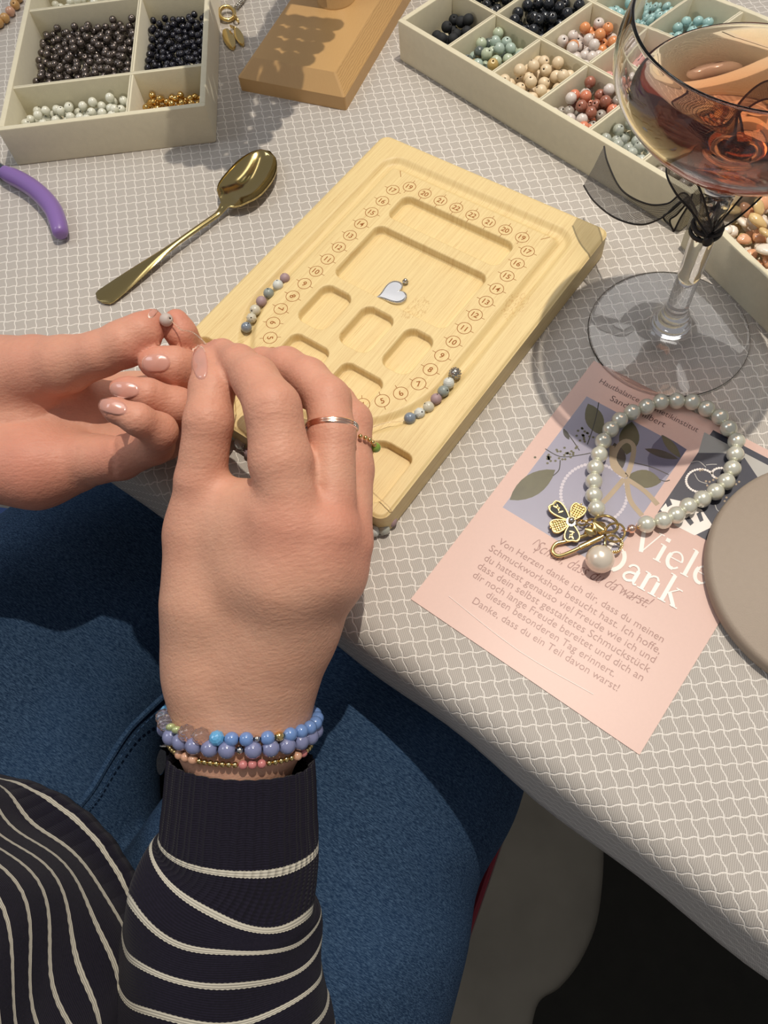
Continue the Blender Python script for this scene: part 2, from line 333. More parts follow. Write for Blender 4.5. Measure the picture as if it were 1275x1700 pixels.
# ------------------------------------------------------------------ the setting: floor, painted floor shade, table, tablecloth
fl = link_mesh('floor', (np.array([(-1500, -1200, -TABLE), (1800, -1200, -TABLE), (1800, 2200, -TABLE), (-1500, 2200, -TABLE)], float), [(0, 1, 2, 3)]), MAT['floor'], (0, 0, -TABLE)); fl.location = W((0, 0, -TABLE)); tag(fl, kind='structure')
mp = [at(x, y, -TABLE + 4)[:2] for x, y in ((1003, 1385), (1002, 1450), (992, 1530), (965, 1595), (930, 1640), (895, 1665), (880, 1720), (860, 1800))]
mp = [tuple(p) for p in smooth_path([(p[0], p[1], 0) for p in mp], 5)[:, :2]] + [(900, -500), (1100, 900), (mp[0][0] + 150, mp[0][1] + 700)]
solo('floor_shade_sheet', 'dark sheet with a rounded edge standing for the shade on the concrete under the table', 'mat', prism(mp[::-1], -TABLE, -TABLE + 4), MAT['floor_shade'], smooth=False)  # dark sheet paints the shade beside the light pool on the concrete

E1 = np.array([0.6848, -0.7287]); EN = np.array([-0.7287, -0.6848])       # along the table edge, outwards from it
def edge_pt(s, d, z): p = E1 * s + EN * d; return (p[0], p[1], z)
tb = thing('table', 'table board and legs hidden under the pale damask tablecloth', 'table', (300, 350, -TABLE))
part('table_top', (np.array([edge_pt(s, d, z) for z in (-22, -0.6) for s, d in ((-560, -66), (640, -66), (640, -900), (-560, -900))]), [(0, 3, 2, 1), (4, 5, 6, 7), (0, 1, 5, 4), (1, 2, 6, 5), (2, 3, 7, 6), (3, 0, 4, 7)]), MAT['tabletop'], tb, smooth=False)
for s, d in ((-500, -130), (580, -130), (580, -840), (-500, -840)):
    p = edge_pt(s, d, 0); part('leg', xf(lathe([(0, -TABLE), (22, -TABLE), (26, -22), (0, -22)], n=16), (p[0], p[1], 0)), MAT['tabletop'], tb)
prof = [(-980, -60, -1035), (-972, -12, -987), (-960, 0, -972)] + [(d, 0, d) for d in (-700, -400, -250, -150, -100, -67.2)]
for a in range(10, 91, 10):
    a_ = math.radians(a); prof.append((-67 + 12 * math.sin(a_), -12 + 12 * math.cos(a_), -67 + 12 * a_))
for k in (20, 30, 40, 48): prof.append((-55, -float(k), -67 + 12 * math.pi / 2 + (k - 12)))
prof += [(-55.6, -48.4, prof[-1][2] + 0.5), (-56.2, -47.6, prof[-1][2] + 1)]
S = np.arange(-620, 701, 12.0); V, F, UV = [], [], []
for s in S:
    for d, z, t in prof:
        w = 0.0 if z > -13 else (z + 12) / -36 * (1.6 * math.sin(s * 0.021) + 1.0 * math.sin(s * 0.067 + 1))
        V.append(edge_pt(s, d + w, z)); q = E1 * s + EN * t; UV.append((q[0] * MM, q[1] * MM))
n = len(prof)
for i in range(len(S) - 1):
    for j in range(n - 1): F.append((i * n + j, i * n + j + 1, (i + 1) * n + j + 1, (i + 1) * n + j))
V = np.array(V, float); F = [q[::-1] for q in F]
solo('tablecloth', 'pale grey damask tablecloth with a raised white diamond weave covering the table', 'tablecloth', (V, F), MAT['cloth'], base=(300, 350, 0), uv=UV, sharp=180)

# ------------------------------------------------------------------ bamboo bead board
BO = at(640, 232, 14.5); BANG = math.radians(-44.81); BU = np.array([math.cos(BANG), math.sin(BANG)]); BV = np.array([BU[1], -BU[0]])
def brd(u, v, z=15.0):
    p = BO[:2] + BU * u + BV * v; return np.array([p[0], p[1], z])
U0, U1, V0, V1, BT = -3.2, 135.4, -3.4, 189.0, 15.0
def sd_rr(u, v, x0, y0, x1, y1, r):
    qx = np.abs(u - (x0 + x1) / 2) - (x1 - x0) / 2 + r; qy = np.abs(v - (y0 + y1) / 2) - (y1 - y0) / 2 + r
    return np.minimum(np.maximum(qx, qy), 0) + np.hypot(np.maximum(qx, 0), np.maximum(qy, 0)) - r
def sstep(x): x = np.clip(x, 0, 1); return x * x * (3 - 2 * x)
def board_height(u, v):
    h = np.full(u.shape, BT)
    e = -sd_rr(u, v, U0, V0, U1, V1, 5); h -= 1.0 * (1 - sstep(e / 1.6))
    # round-bottomed bead groove: three straight sides and a semicircle
    ua, ub, vt, vc = 13.0, 119.6, 11.5, 115.0; uc = (ua + ub) / 2; R = (ub - ua) / 2
    top = sd_rr(u, v, ua, vt, ub, vc + 80, 6.0); arc = np.hypot(u - uc, v - vc) - R
    d = np.where(v < vc, np.abs(top), np.abs(arc)); g = 4.9
    h -= 2.4 * sstep((g - d) / g * 1.25)
    def pocket(sd, depth=4.6): return depth * sstep(-sd / 0.9)
    for a in ((33.6, 28.4, 101, 46.6, 5), (33.6, 52.8, 101, 92.4, 5), (34.6, 98.2, 53, 124, 5.5), (59.8, 98.2, 78.4, 124, 5.5), (85, 98.2, 101.2, 124, 5.5), (40.5, 130.2, 63.8, 148, 5), (71.6, 130.6, 95.4, 147.5, 5)):
        h -= pocket(sd_rr(u, v, *a))
    for m in (0, 1):
        uu = u if m == 0 else 2 * uc - u
        box = sd_rr(uu, v, 97, 156, 129, 184, 4); out = 61.5 - np.hypot(uu - uc, v - vc); k = 3.0
        q = np.maximum(k - np.abs(box - out), 0) / k; h -= pocket(np.maximum(box, out) + q * q * k * 0.25)
    return h
bd = thing('bead_board', 'pale bamboo beading board with numbered marks and sunken compartments, in the middle', 'board', brd((U0 + U1) / 2, (V0 + V1) / 2, 0))
st = 0.4; nu, nv = int((U1 - U0) / st) + 1, int((V1 - V0) / st) + 1
gu, gv = np.meshgrid(np.linspace(U0, U1, nu), np.linspace(V0, V1, nv), indexing='ij')
rc = 5.0                                                          # pull the square grid into rounded corners
for su, cu in ((-1, U0 + rc), (1, U1 - rc)):
    for sv, cv in ((-1, V0 + rc), (1, V1 - rc)):
        dx, dy = (gu - cu) * su, (gv - cv) * sv; m = (dx > 0) & (dy > 0); mx = np.maximum(dx, dy); L = np.hypot(dx, dy) + 1e-9
        f = np.where(m, mx / L, 1); gu = np.where(m, cu + su * dx * f, gu); gv = np.where(m, cv + sv * dy * f, gv)
gz = board_height(gu, gv); P = BO[:2][None, None] + gu[..., None] * BU + gv[..., None] * BV
V = np.concatenate([P, gz[..., None]], 2).reshape(-1, 3); idx = np.arange(nu * nv).reshape(nu, nv)
F = np.stack([idx[:-1, :-1], idx[:-1, 1:], idx[1:, 1:], idx[1:, :-1]], -1).reshape(-1, 4)
uvb = np.stack([gu.ravel(), gv.ravel()], 1) * MM
part('board_face', (V, F), MAT['bamboo'], bd, uv=uvb, sharp=180)
bi = np.concatenate([idx[:-1, 0], idx[-1, :-1], idx[:0:-1, -1], idx[0, :0:-1]]); B = V[bi]; nb = len(bi)
Vs = np.vstack([B, B * [1, 1, 0] + [0, 0, 0.8], B * [1, 1, 0]]); cen = brd((U0 + U1) / 2, (V0 + V1) / 2, 0); Vs[2 * nb:, :2] += (cen[:2] - Vs[2 * nb:, :2]) * 0.008
F = [(a, (a + 1) % nb, nb + (a + 1) % nb, nb + a) for a in range(nb)] + [(nb + a, nb + (a + 1) % nb, 2 * nb + (a + 1) % nb, 2 * nb + a) for a in range(nb)] + [tuple(range(2 * nb, 3 * nb))]
F = [q[::-1] for q in F]
part('board_side', (Vs, F), MAT['bamboo'], bd, uv=np.stack([Vs[:, 2] * 0.6 + (Vs[:, :2] @ BU), Vs[:, :2] @ BV], 1) * MM, sharp=50)

FONT = {}
def text_mesh(s, thin=0.0, shear=0.0, spacing=1.0, bold=0.0):
    """flat letters from Blender's own font: vertices in em units with the baseline on y = 0"""
    key = (s, thin, shear, spacing)
    if key in FONT: return FONT[key]
    c = bpy.data.curves.new('lettering', 'FONT'); c.body = s; c.offset = thin; c.shear = shear; c.space_character = spacing; c.resolution_u = 3
    o = bpy.data.objects.new('lettering', c); COL.objects.link(o); bpy.context.view_layer.update()
    me = o.to_mesh(); V = np.array([v.co[:] for v in me.vertices], float).reshape(-1, 3); F = [tuple(p.vertices) for p in me.polygons]
    o.to_mesh_clear(); bpy.data.objects.remove(o); bpy.data.curves.remove(c); FONT[key] = (V, F); return FONT[key]
def flat_ring(R, w, n=28):
    a = np.arange(n) * 2 * math.pi / n; V = [((R - w) * math.cos(t), (R - w) * math.sin(t), 0) for t in a] + [((R + w) * math.cos(t), (R + w) * math.sin(t), 0) for t in a]
    return (np.array(V), [(i, n + i, n + (i + 1) % n, (i + 1) % n) for i in range(n)])
def bar2(p, q, w):
    p, q = np.array(p, float), np.array(q, float); d = (q - p) / np.linalg.norm(q - p); m = np.array([-d[1], d[0]]) * w / 2
    return (np.array([[*(p + m), 0], [*(p - m), 0], [*(q - m), 0], [*(q + m), 0]]), [(0, 1, 2, 3)])
def number_mark(u, v, txt, rot, tick):
    tv, tf = text_mesh(txt, 0.014); w = tv[:, 0].max() + tv[:, 0].min(); s = 4.1; tt = (np.stack([(tv[:, 0] - w / 2) * s, (tv[:, 1] - 0.35) * s, tv[:, 2] * 0], 1), tf)
    c, q = math.cos(rot), math.sin(rot); tt = (np.stack([tt[0][:, 0] * c - tt[0][:, 1] * q, tt[0][:, 0] * q + tt[0][:, 1] * c, tt[0][:, 2]], 1), tf)
    items = [flat_ring(3.35, 0.15), tt]
    for sg in (-1, 1): d = np.array([math.cos(tick), math.sin(tick)]) * sg; items.append(bar2(d * 3.4, d * 5.2, 0.26))
    vv, ff = cat_meshes(items); up = np.array([-BV[0], -BV[1]])     # local x = board u, local y = towards the board's top
    P = brd(u, v, BT + 0.04)[:2] + vv[:, :1] * BU + vv[:, 1:2] * up
    part('number_mark', (np.hstack([P, np.full((len(P), 1), BT + 0.03)]), ff), MAT['burn'], bd, smooth=False)
cu_, cv_ = 66.3, 115.0
for k in range(11):
    v = 29.6 + 9.4 * k
    if k <= 10:
        lab = str(17 - k)
        number_mark(26.2, v, lab, 0 if k < 9 else -math.radians(40 if k == 9 else 65), 0)
        number_mark(108.0, v, lab, 0 if k < 10 else math.radians(40), 0)
for i, t_ in enumerate(('19', '20', '21', '22', '22', '21', '20', '19')): number_mark(32.4 + 9.8 * i, 23.2, t_, 0, math.pi / 2)
for i, t_ in enumerate(('6', '5', '4', '3', '2', '1')):
    a = math.radians(24.5 + 12.6 * i)
    for sg in (-1, 1):
        if sg == 1 and i == 5: continue
        number_mark(cu_ + sg * 41.6 * math.cos(a), cv_ + 41.6 * math.sin(a), t_, sg * (math.pi / 2 - a), -sg * a + (math.pi if sg < 0 else 0))
number_mark(cu_, cv_ + 41.6, '0', 0, math.pi / 2)
for (u, v, a) in ((22.8, 17.8, -50), (111.0, 17.8, 50)):
    q = np.array([math.cos(math.radians(a)), math.sin(math.radians(a))]) * 2.4; vv, ff = bar2(-q, q, 0.3)
    P = brd(u, v)[:2] + vv[:, :1] * BU - vv[:, 1:2] * BV; part('corner_tick', (np.hstack([P, np.full((4, 1), BT + 0.03)]), ff), MAT['burn'], bd, smooth=False)

# ------------------------------------------------------------------ beads
def bead_mesh(name, r, mat, hole=0.16, n=18, facets=False):
    """round bead with a drilled hole along z"""
    a0 = math.asin(hole); K = 8; prof = [(r * math.sin(a), r * math.cos(a)) for a in np.linspace(a0, math.pi - a0, K + 1)]
    hr = r * hole; prof = [(hr * 0.96, prof[0][1] - 0.5 * hr)] + prof + [(hr * 0.96, prof[-1][1] + 0.5 * hr)]
    v, f = lathe(prof, n=8 if facets else n, closed=True)
    me = bpy.data.meshes.new(name); me.from_pydata((v * MM).tolist(), [], [q if True else q for q in f])
    if not facets: me.polygons.foreach_set('use_smooth', [True] * len(me.polygons))
    me.materials.append(mat); me.materials.append(MAT['hole'])
    ns = (8 if facets else n)
    for i, p in enumerate(me.polygons):
        row = i // ns
        if row in (0, len(prof) - 2, len(prof) - 1): p.material_index = 1
    me.update(); bm = bmesh.new(); bm.from_mesh(me); bmesh.ops.recalc_face_normals(bm, faces=bm.faces); bm.to_mesh(me); bm.free(); return me
PROTO = {}
KNAME = dict(hematite='metallic_bead', onyx='black_bead', lava='black_bead', blackagate='black_bead', whitepearl='pearl_bead', goldbead='gold_bead', ivory='wooden_bead', turq='turquoise_bead', clearbead='glass_bead')
def bead(kind, r, p, label, group=None, rot=None, facets=False, cat='bead', name='bead', parent=None):
    key = (kind, r, facets)
    if name == 'bead' and kind != 'pave': name = KNAME.get(kind, 'stone_bead')
    if key not in PROTO: PROTO[key] = bead_mesh(name, r, BEAD[kind], 0.14, 16, facets)
    o = bpy.data.objects.new(name, PROTO[key]); COL.objects.link(o)
    if parent is None: o.location = W(p); tag(o, label, cat, group)
    else: o.location = Vector((np.array(p, float) - BASE[parent.name]) * MM); o.parent = parent; BASE[o.name] = BASE[parent.name]
    if rot is None: rot = Euler((random.uniform(-.9, .9), random.uniform(-.9, .9), random.uniform(0, 6.28)))
    if isinstance(rot, np.ndarray): rot = Vector(rot).to_track_quat('Z', 'Y').to_euler()
    o.rotation_euler = rot; return o
def pack(w, h, D, N, floor=0.0, bias=(0, 0, 0), wall=None):
    """drop N balls of diameter D into a w x h box, each to the lowest of a few spots"""
    P = []; r = D / 2
    for _ in range(N):
        best = None; c = np.stack([rng.uniform(r, w - r, 26), rng.uniform(r, h - r, 26)], 1)
        if P:
            A = np.array(P); d = np.hypot(c[:, None, 0] - A[None, :, 0], c[:, None, 1] - A[None, :, 1])
            z = np.where(d < D, A[None, :, 2] + np.sqrt(np.maximum(D * D - d * d, 0)), floor + r).max(1); z = np.maximum(z, floor + r)
        else: z = np.full(26, floor + r)
        cost = z + bias[0] * c[:, 0] + bias[1] * c[:, 1]; k = int(cost.argmin()); P.append((c[k, 0], c[k, 1], z[k]))
    return P

# ------------------------------------------------------------------ compartment trays
def tray(label, o, ang, w, d, h, xs, ys, t=2.6, skip=()):
    """xs: divider positions per row, ys: row divider positions; local x along the front wall, local y to the back"""
    ca, sa = math.cos(ang), math.sin(ang); mid = np.array([o[0] + ca * w / 2 - sa * d / 2, o[1] + sa * w / 2 + ca * d / 2, 0])
    T = thing('bead_tray', label, 'tray', mid)
    def loc(vf): return xf(vf, (o[0], o[1], 0), ang)
    part('tray_base', loc(prism(rrect(0.4, 0.4, w - 0.4, d - 0.4, 1.5), 0, 2.5)), MAT['velvet'], T, smooth=False)
    for x0, y0, x1, y1 in ((0, 0, w, t + 1), (0, d - t - 1, w, d), (0, t + .6, t + 1, d - t - .6), (w - t - 1, t + .6, w, d - t - .6)):
        part('tray_wall', loc(bevel_prism(lambda b: rrect(x0 + b, y0 + (b if y0 == 0 or x1 - x0 > 20 else 0), x1 - b, y1 - (b if x1 - x0 > 20 else 0), 0.9 if x1 - x0 > 20 else .05, 3), 0, h - (0 if x1 - x0 > 20 else 0.04), 0.8)), MAT["velvet"], T, sharp=30)
    yy = [0] + list(ys) + [d]
    for y in ys: part('divider', loc(bevel_prism(lambda b: rrect(t + b, y - t / 2 + b, w - t - b, y + t / 2 - b, 0.7, 3), 2, h - 1.0, 0.7)), MAT["velvet"], T, sharp=30)
    for r, row in enumerate(xs):
        for x in row: part('divider', loc(bevel_prism(lambda b: rrect(x - t / 2 + b, yy[r] + t / 2 + b, x + t / 2 - b, yy[r + 1] - t / 2 - b, 0.7, 3), 2, h - 1.0, 0.7)), MAT["velvet"], T, sharp=30)
    def cell(x0, y0, x1, y1):
        def f(x, y, z): q = xf((np.array([[x0 + x, y0 + y, z]]), []), (o[0], o[1], 0), ang)[0][0]; return q
        return f, x1 - x0, y1 - y0
    return T, cell
TL_, cellL = tray('cream velvet tray at the left holding dark grey, blue-black, white and gold beads', (-178.5, 426.2), math.radians(-4.8), 119.5, 155, 24, [[74.5], [74.5], [74.5]], [38.5, 113])
def fill(cell, args, D, N, kinds, label, group, bias=(0, 0), clip=None):
    f, w, h = cell(*args)
    for x, y, z in pack(w, h, D, N, 2.6, bias):
        if z > 22: continue
        k = kinds if isinstance(kinds, str) else random.choice(kinds)
        lb, gr = (label, group) if not isinstance(label, dict) else label[k]
        bead(k, D / 2, f(x, y, z), lb, gr)
fill(cellL, (4, 40, 73, 111.5), 4.9, 295, 'hematite', 'shiny dark grey bead in the large compartment of the left tray', 'dark grey beads in the left tray', (-0.01, -0.03))
fill(cellL, (76, 40, 115.8, 111.5), 4.3, 230, 'onyx', 'small glossy blue-black bead in the left tray, right of the dark grey ones', 'blue-black beads in the left tray', (0.03, 0))
fill(cellL, (4, 4, 73, 37), 5.4, 95, 'whitepearl', 'white pearl bead in the front compartment of the left tray', 'white pearl beads in the left tray', (0, -0.05))
fill(cellL, (76, 4, 115.8, 37), 4.2, 92, 'goldbead', 'small gold bead in the front right compartment of the left tray', 'gold beads in the left tray', (0.02, -0.02))
fill(cellL, (4, 114.5, 73, 151), 5.4, 60, 'whitepearl', 'white bead in the rearmost compartment of the left tray', 'white beads at the back of the left tray')

FR = math.radians(-56.2)
TR_, cellR = tray('cream velvet tray with a grid of mixed stone beads, behind the board', (57.5, 461.5), FR, 210, 134, 24.5, [[38.5, 73.2, 107.9, 142.6, 177.3]] * 3, [43, 87])
def cellat(r, c): xs = [0, 38.5, 73.2, 107.9, 142.6, 177.3, 210]; ys = [0, 43, 87, 134]; return (xs[c] + (3.8 if c == 0 else 1.5), ys[r] + (3.8 if r == 0 else 1.5), xs[c + 1] - (3.8 if c == 5 else 1.5), ys[r + 1] - (3.8 if r == 2 else 1.5))
def L_(t, g): return (t, g)
fill(cellR, cellat(0, 0), 6.6, 27, ['lava'], 'matte black bead in the leftmost front compartment of the top tray', 'matte black beads', (-0.0, -0.12))
fill(cellR, cellat(0, 1), 6.6, 49, ['aqua', 'aqua', 'mint', 'mint', 'sand', 'slatebead'], dict(aqua=L_('pale aqua bead in the second front compartment of the top tray', 'pale aqua beads'), mint=L_('pale mint green bead in the second front compartment of the top tray', 'mint beads'), sand=L_('mustard bead among the pale green beads of the top tray', 'mustard beads'), slatebead=L_('dark slate green bead among the pale green beads of the top tray', 'slate green beads')), 0, (0.02, -0.03))
fill(cellR, cellat(0, 2), 6.8, 46, 'ivory', 'round cream wooden-looking bead in the top tray', 'cream beads of the top tray', (0.0, -0.03))
fill(cellR, cellat(0, 3), 6.4, 52, ['coral', 'milky', 'brownish', 'brownish', 'greyagate'], dict(coral=L_('coral red agate bead in the compartment right of the cream beads', 'coral agate beads'), milky=L_('milky white agate bead in the compartment right of the cream beads', 'milky agate beads'), brownish=L_('red-brown agate bead in the compartment right of the cream beads', 'red-brown agate beads'), greyagate=L_('grey agate bead in the compartment right of the cream beads', 'grey agate beads')), 0, (0, -0.03))
fill(cellR, cellat(0, 4), 6.2, 43, 'clearbead', 'clear milky bead in the front compartment seen behind the wine glass', 'clear milky beads')
fill(cellR, cellat(0, 5), 6.2, 37, 'greyagate', 'grey agate bead in the front compartment hidden behind the wine glass', 'grey beads behind the glass')
fill(cellR, cellat(1, 0), 6.6, 37, 'blackagate', 'glossy black bead at the top edge of the photo, left of its neighbours', 'glossy black beads at the top edge')
fill(cellR, cellat(1, 1), 6.8, 58, 'blackagate', 'glossy black bead behind the pale green beads of the top tray', 'glossy black beads behind the green ones')
fill(cellR, cellat(1, 2), 6.6, 52, ['milky', 'milky', 'orange', 'milky'], dict(milky=L_('milky white bead in the compartment behind the cream beads', 'milky beads behind the cream ones'), orange=L_('orange agate bead in the compartment behind the cream beads', 'orange agate beads')), 0)
fill(cellR, cellat(1, 3), 6.6, 34, 'pinkbead', 'pink bead in the compartment behind the red-brown agates', 'pink beads')
fill(cellR, cellat(1, 4), 6.6, 37, 'greyagate', 'grey bead in the middle row seen through the wine glass', 'grey beads in the middle row')
fill(cellR, cellat(2, 1), 6.4, 31, 'blackagate', 'glossy black bead in the rear row of the top tray', 'glossy black beads in the rear row')
fill(cellR, cellat(2, 2), 6.4, 49, 'turq', 'pale turquoise bead in the rear row of the top tray', 'turquoise beads')
fill(cellR, cellat(2, 3), 6.4, 37, 'turq', 'pale turquoise bead seen beside the glass rim', 'turquoise beads beside the glass')

T3A = math.radians(-70.5); t3 = at(1128, 408, 0)
T3_, cell3 = tray('cream velvet tray at the right edge filled with shell chips', (t3[0], t3[1]), T3A, 160, 110, 25, [[80], [80]], [56])
def chip(kind, seed):
    r = np.random.default_rng(seed); v, f = sphere((0, 0, 0), 1, 12, 8); s = np.array([r.uniform(3.8, 5.2), r.uniform(3.0, 4.2), r.uniform(1.7, 2.5)])
    k = r.normal(size=(4, 3)); v = v * (1 + 0.13 * np.sin(v @ k.T * 1.7 + r.uniform(0, 6, 4)).sum(1, keepdims=True) * 0.6) * s
    d = np.hypot(v[:, 0] - s[0] * .35, v[:, 1]); v[:, 2] *= np.clip(d / 0.9, 0.25, 1)      # drilled dimple
    me = bpy.data.meshes.new('shell_chip'); me.from_pydata((v * MM).tolist(), [], f); me.polygons.foreach_set('use_smooth', [True] * len(f)); me.materials.append(BEAD[kind]); return me
CH_ = {k: [chip(k, i + 10 * j) for i in range(4)] for j, k in enumerate(('shellw', 'shellp', 'shelly'))}
for cx_, n_ in (((4, 4, 78.5, 54.5), 120), ((81.5, 4, 156, 54.5), 40)):
    f_, w_, h_ = cell3(*cx_)
    for x, y, z in pack(w_, h_, 7.0, n_, 4.5):
        if z > 25: continue
        k = random.choice(['shellw', 'shellw', 'shellp', 'shelly']); o = bpy.data.objects.new('shell_chip', random.choice(CH_[k])); COL.objects.link(o); o.location = W(f_(x, y, z))
        o.rotation_euler = (random.uniform(-.6, .6), random.uniform(-.6, .6), random.uniform(0, 6.28))
        c_ = dict(shellw=('white', 'white shell chips'), shellp=('peach', 'peach shell chips'), shelly=('honey-coloured', 'honey shell chips'))[k]
        tag(o, c_[0] + ' polished shell chip in the tray at the right edge', 'shell chip', c_[1])

# loose beads waiting in the groove of the board
LW = ['topmost', 'second from the top', 'third from the top', 'fourth from the top', 'fifth from the top', 'sixth from the top', 'lowest']
kl = [('mauve', 2.55, 'mauve matte'), ('palegrey', 2.7, 'smooth off-white'), ('greengrey', 2.7, 'speckled grey-green'), ('mauve', 2.7, 'mauve drilled'), ('moon', 2.75, 'milky cream'), ('moon', 2.6, 'milky faceted'), ('bluegrey', 2.7, 'glossy blue-grey')]
pl = [(473, 462), (461.5, 473.5), (446, 487), (434, 500.5), (423.5, 515), (417.5, 528), (409, 543.5)]
for i, ((k, r, c), (x, y)) in enumerate(zip(kl, pl)):
    p = at(x, y, 15.4); bead(k, r, p, c + ' bead in the left board groove, ' + LW[i] + ' of its row', facets=(i == 5))
kr = [('pave', 2.9, 'sparkling silver'), ('palegrey', 2.7, 'translucent white faceted'), ('greengrey', 2.7, 'grey-green'), ('mauve', 2.6, 'mauve matte'), ('moon', 2.6, 'milky cream'), ('palegrey', 2.6, 'off-white'), ('bluegrey', 2.8, 'glossy blue-grey')]
pr = [(755.5, 620), (745, 636), (736, 649.5), (724, 662.5), (711.5, 675.5), (696.5, 686), (680.5, 694.5)]
for i, ((k, r, c), (x, y)) in enumerate(zip(kr, pr)):
    p = at(x, y, 15.6)
    if k == 'pave':
        t = thing('bead', 'sparkling silver crystal-set bead at the top of the right bead row on the board', 'bead', (p[0], p[1], p[2] - 2.5))
        part('bead_core', sphere(p, 2.6), BEAD['pave'], t)
        items = []
        for j in range(60):
            zz = 1 - 2 * (j + .5) / 60; a = j * 2.39996; rr = math.sqrt(1 - zz * zz); items.append(sphere(p + 2.62 * np.array([rr * math.cos(a), rr * math.sin(a), zz]), 0.42, 5, 3))
        part('crystal_setting', cat_meshes(items), MAT['silver'], t, smooth=False, kind='stuff')
    else: bead(k, r, p, c + ' bead in the right board groove, ' + LW[i] + ' of its row', facets=(i in (1, 5)))

# ------------------------------------------------------------------ silver heart charm on the board
hz = BT - 4.6; hc = at(652, 486, hz + 1.5)
hu = at(622, 487, hz + 1) - at(664, 475, hz + 1); hu[2] = 0; hu /= np.linalg.norm(hu); hw = np.array([-hu[1], hu[0], 0])
ht = thing('heart_charm', 'silver-rimmed white heart charm lying in the big compartment of the board', 'charm', (hc[0], hc[1], hz))
def heart_pts(s, n=56):
    out = []
    for i in range(n):
        t = 2 * math.pi * i / n; x = 16 * math.sin(t) ** 3; y = 13 * math.cos(t) - 5 * math.cos(2 * t) - 2 * math.cos(3 * t) - math.cos(4 * t); out.append((-y * s * 0.50, x * s * 0.44))
    return out
def hp(x, y, z): return np.array([hc[0], hc[1], 0]) + hu * x + hw * y + np.array([0, 0, z])
def hplate(s, z0, z1): P = heart_pts(s); v, f = prism([(x, y) for x, y in P], z0, z1); return (np.array([hp(*q) for q in v]), f)
part('backing', hplate(1.03, hz, hz + 1.2), MAT['silver'], ht, smooth=False)
part('pearl_inlay', hplate(0.88, hz + 1.2, hz + 1.7), MAT['heart'], ht, smooth=False)
part('beaded_rim', cat_meshes([sphere(hp(x, y, hz + 1.4), 0.42, 6, 5) for x, y in heart_pts(0.98, 64)]), MAT['silver'], ht, kind='stuff')
lp = at(673, 467, hz + 1.5)
part('hanging_loop', ring(lp, 1.2, 0.35, (0.2, 0.1, 1), 16, 6), MAT['silver'], ht)
part('crystal', sphere(lp + [0, 0, 0.4], 1.2, 10, 6), BEAD['pave'], ht, smooth=False)

# ------------------------------------------------------------------ gold spoon
sa, sb = at(167, 503, 0), at(452, 266, 0); sd = sb - sa; SL = np.linalg.norm(sd); sd /= SL; sn = np.array([-sd[1], sd[0], 0])
sp = thing('teaspoon', 'shiny gold teaspoon lying on the cloth left of the board', 'spoon', (*(sa[:2] * .5 + sb[:2] * .5), 0))
N_ = 64; M_ = 16; top, bot = [], []
for i in range(N_ + 1):
    t = i / N_; x = t * SL; b0 = 0.665
    if t > b0: q = (t - b0) / (1 - b0); w = 14.0 * max(0, 1 - abs(2 * q ** 0.86 - 1) ** 2.35) ** 0.5 if 0 < q < 1 else 0.05; w = max(w, 2.0 * (1 - q) ** 3); dep = 6.0 * math.sin(math.pi * q) ** 0.8 if 0 < q < 1 else 0
    else: w = 1.9 + 4.6 * sstep((0.42 - t) / 0.42) * (1 if t > 0.035 else (1 - (1 - t / 0.035) ** 2) ** 0.5 + 0.02); dep = 0
    w += 1.0 * math.exp(-((t - b0) / 0.03) ** 2)
    zc = 1.3 + 3.4 * math.sin(math.pi * min(1, t / 0.80)) ** 1.3 * (1 if t < .8 else 0) + (7.0 * sstep((t - 0.60) / 0.12)) * (1 - 0.25 * sstep((t - .8) / .2)) * (0.85 if t > .4 else 0)
    for j in range(M_ + 1):
        y = -1 + 2 * j / M_; c = sa + sd * x + sn * (y * w - 8.5 * (math.sin(math.pi / 2 * min(1, t / b0)) if t < b0 else math.cos(math.pi / 2 * (t - b0) / (1 - b0)) ** 1.0)); crown = 0.9 * (1 - y * y) if t < b0 else 0
        z = zc - dep * (1 - abs(y) ** 2.2) + crown; top.append([c[0], c[1], z + 0.5]); bot.append([c[0], c[1], max(z - (0.7 if t > b0 else 1.4 * (1 - y * y)), 0.05)])
n = M_ + 1; F = []
for i in range(N_):
    for j in range(M_): a = i * n + j; F.append((a, a + n, a + n + 1, a + 1)[::-1]); F.append((a + len(top), a + len(top) + 1, a + len(top) + n + 1, a + len(top) + n)[::-1])
o_ = len(top); rim = [i * n for i in range(N_ + 1)] + [N_ * n + j for j in range(1, n)] + [i * n + M_ for i in range(N_ - 1, -1, -1)] + [j for j in range(M_ - 1, 0, -1)]
for a, b in zip(rim, rim[1:] + rim[:1]): F.append((a, b, b + o_, a + o_)[::-1])
bi_ = int(b0 * N_) + 1
V = np.array(top + bot); split = [q for q in F if min(q[k] % o_ for k in range(len(q))) >= bi_ * n]; han = [q for q in F if min(q[k] % o_ for k in range(len(q))) < bi_ * n]
part('bowl', (V, split), MAT['spoon'], sp, sharp=70); part('handle', (V, han), MAT['spoon'], sp, sharp=70)

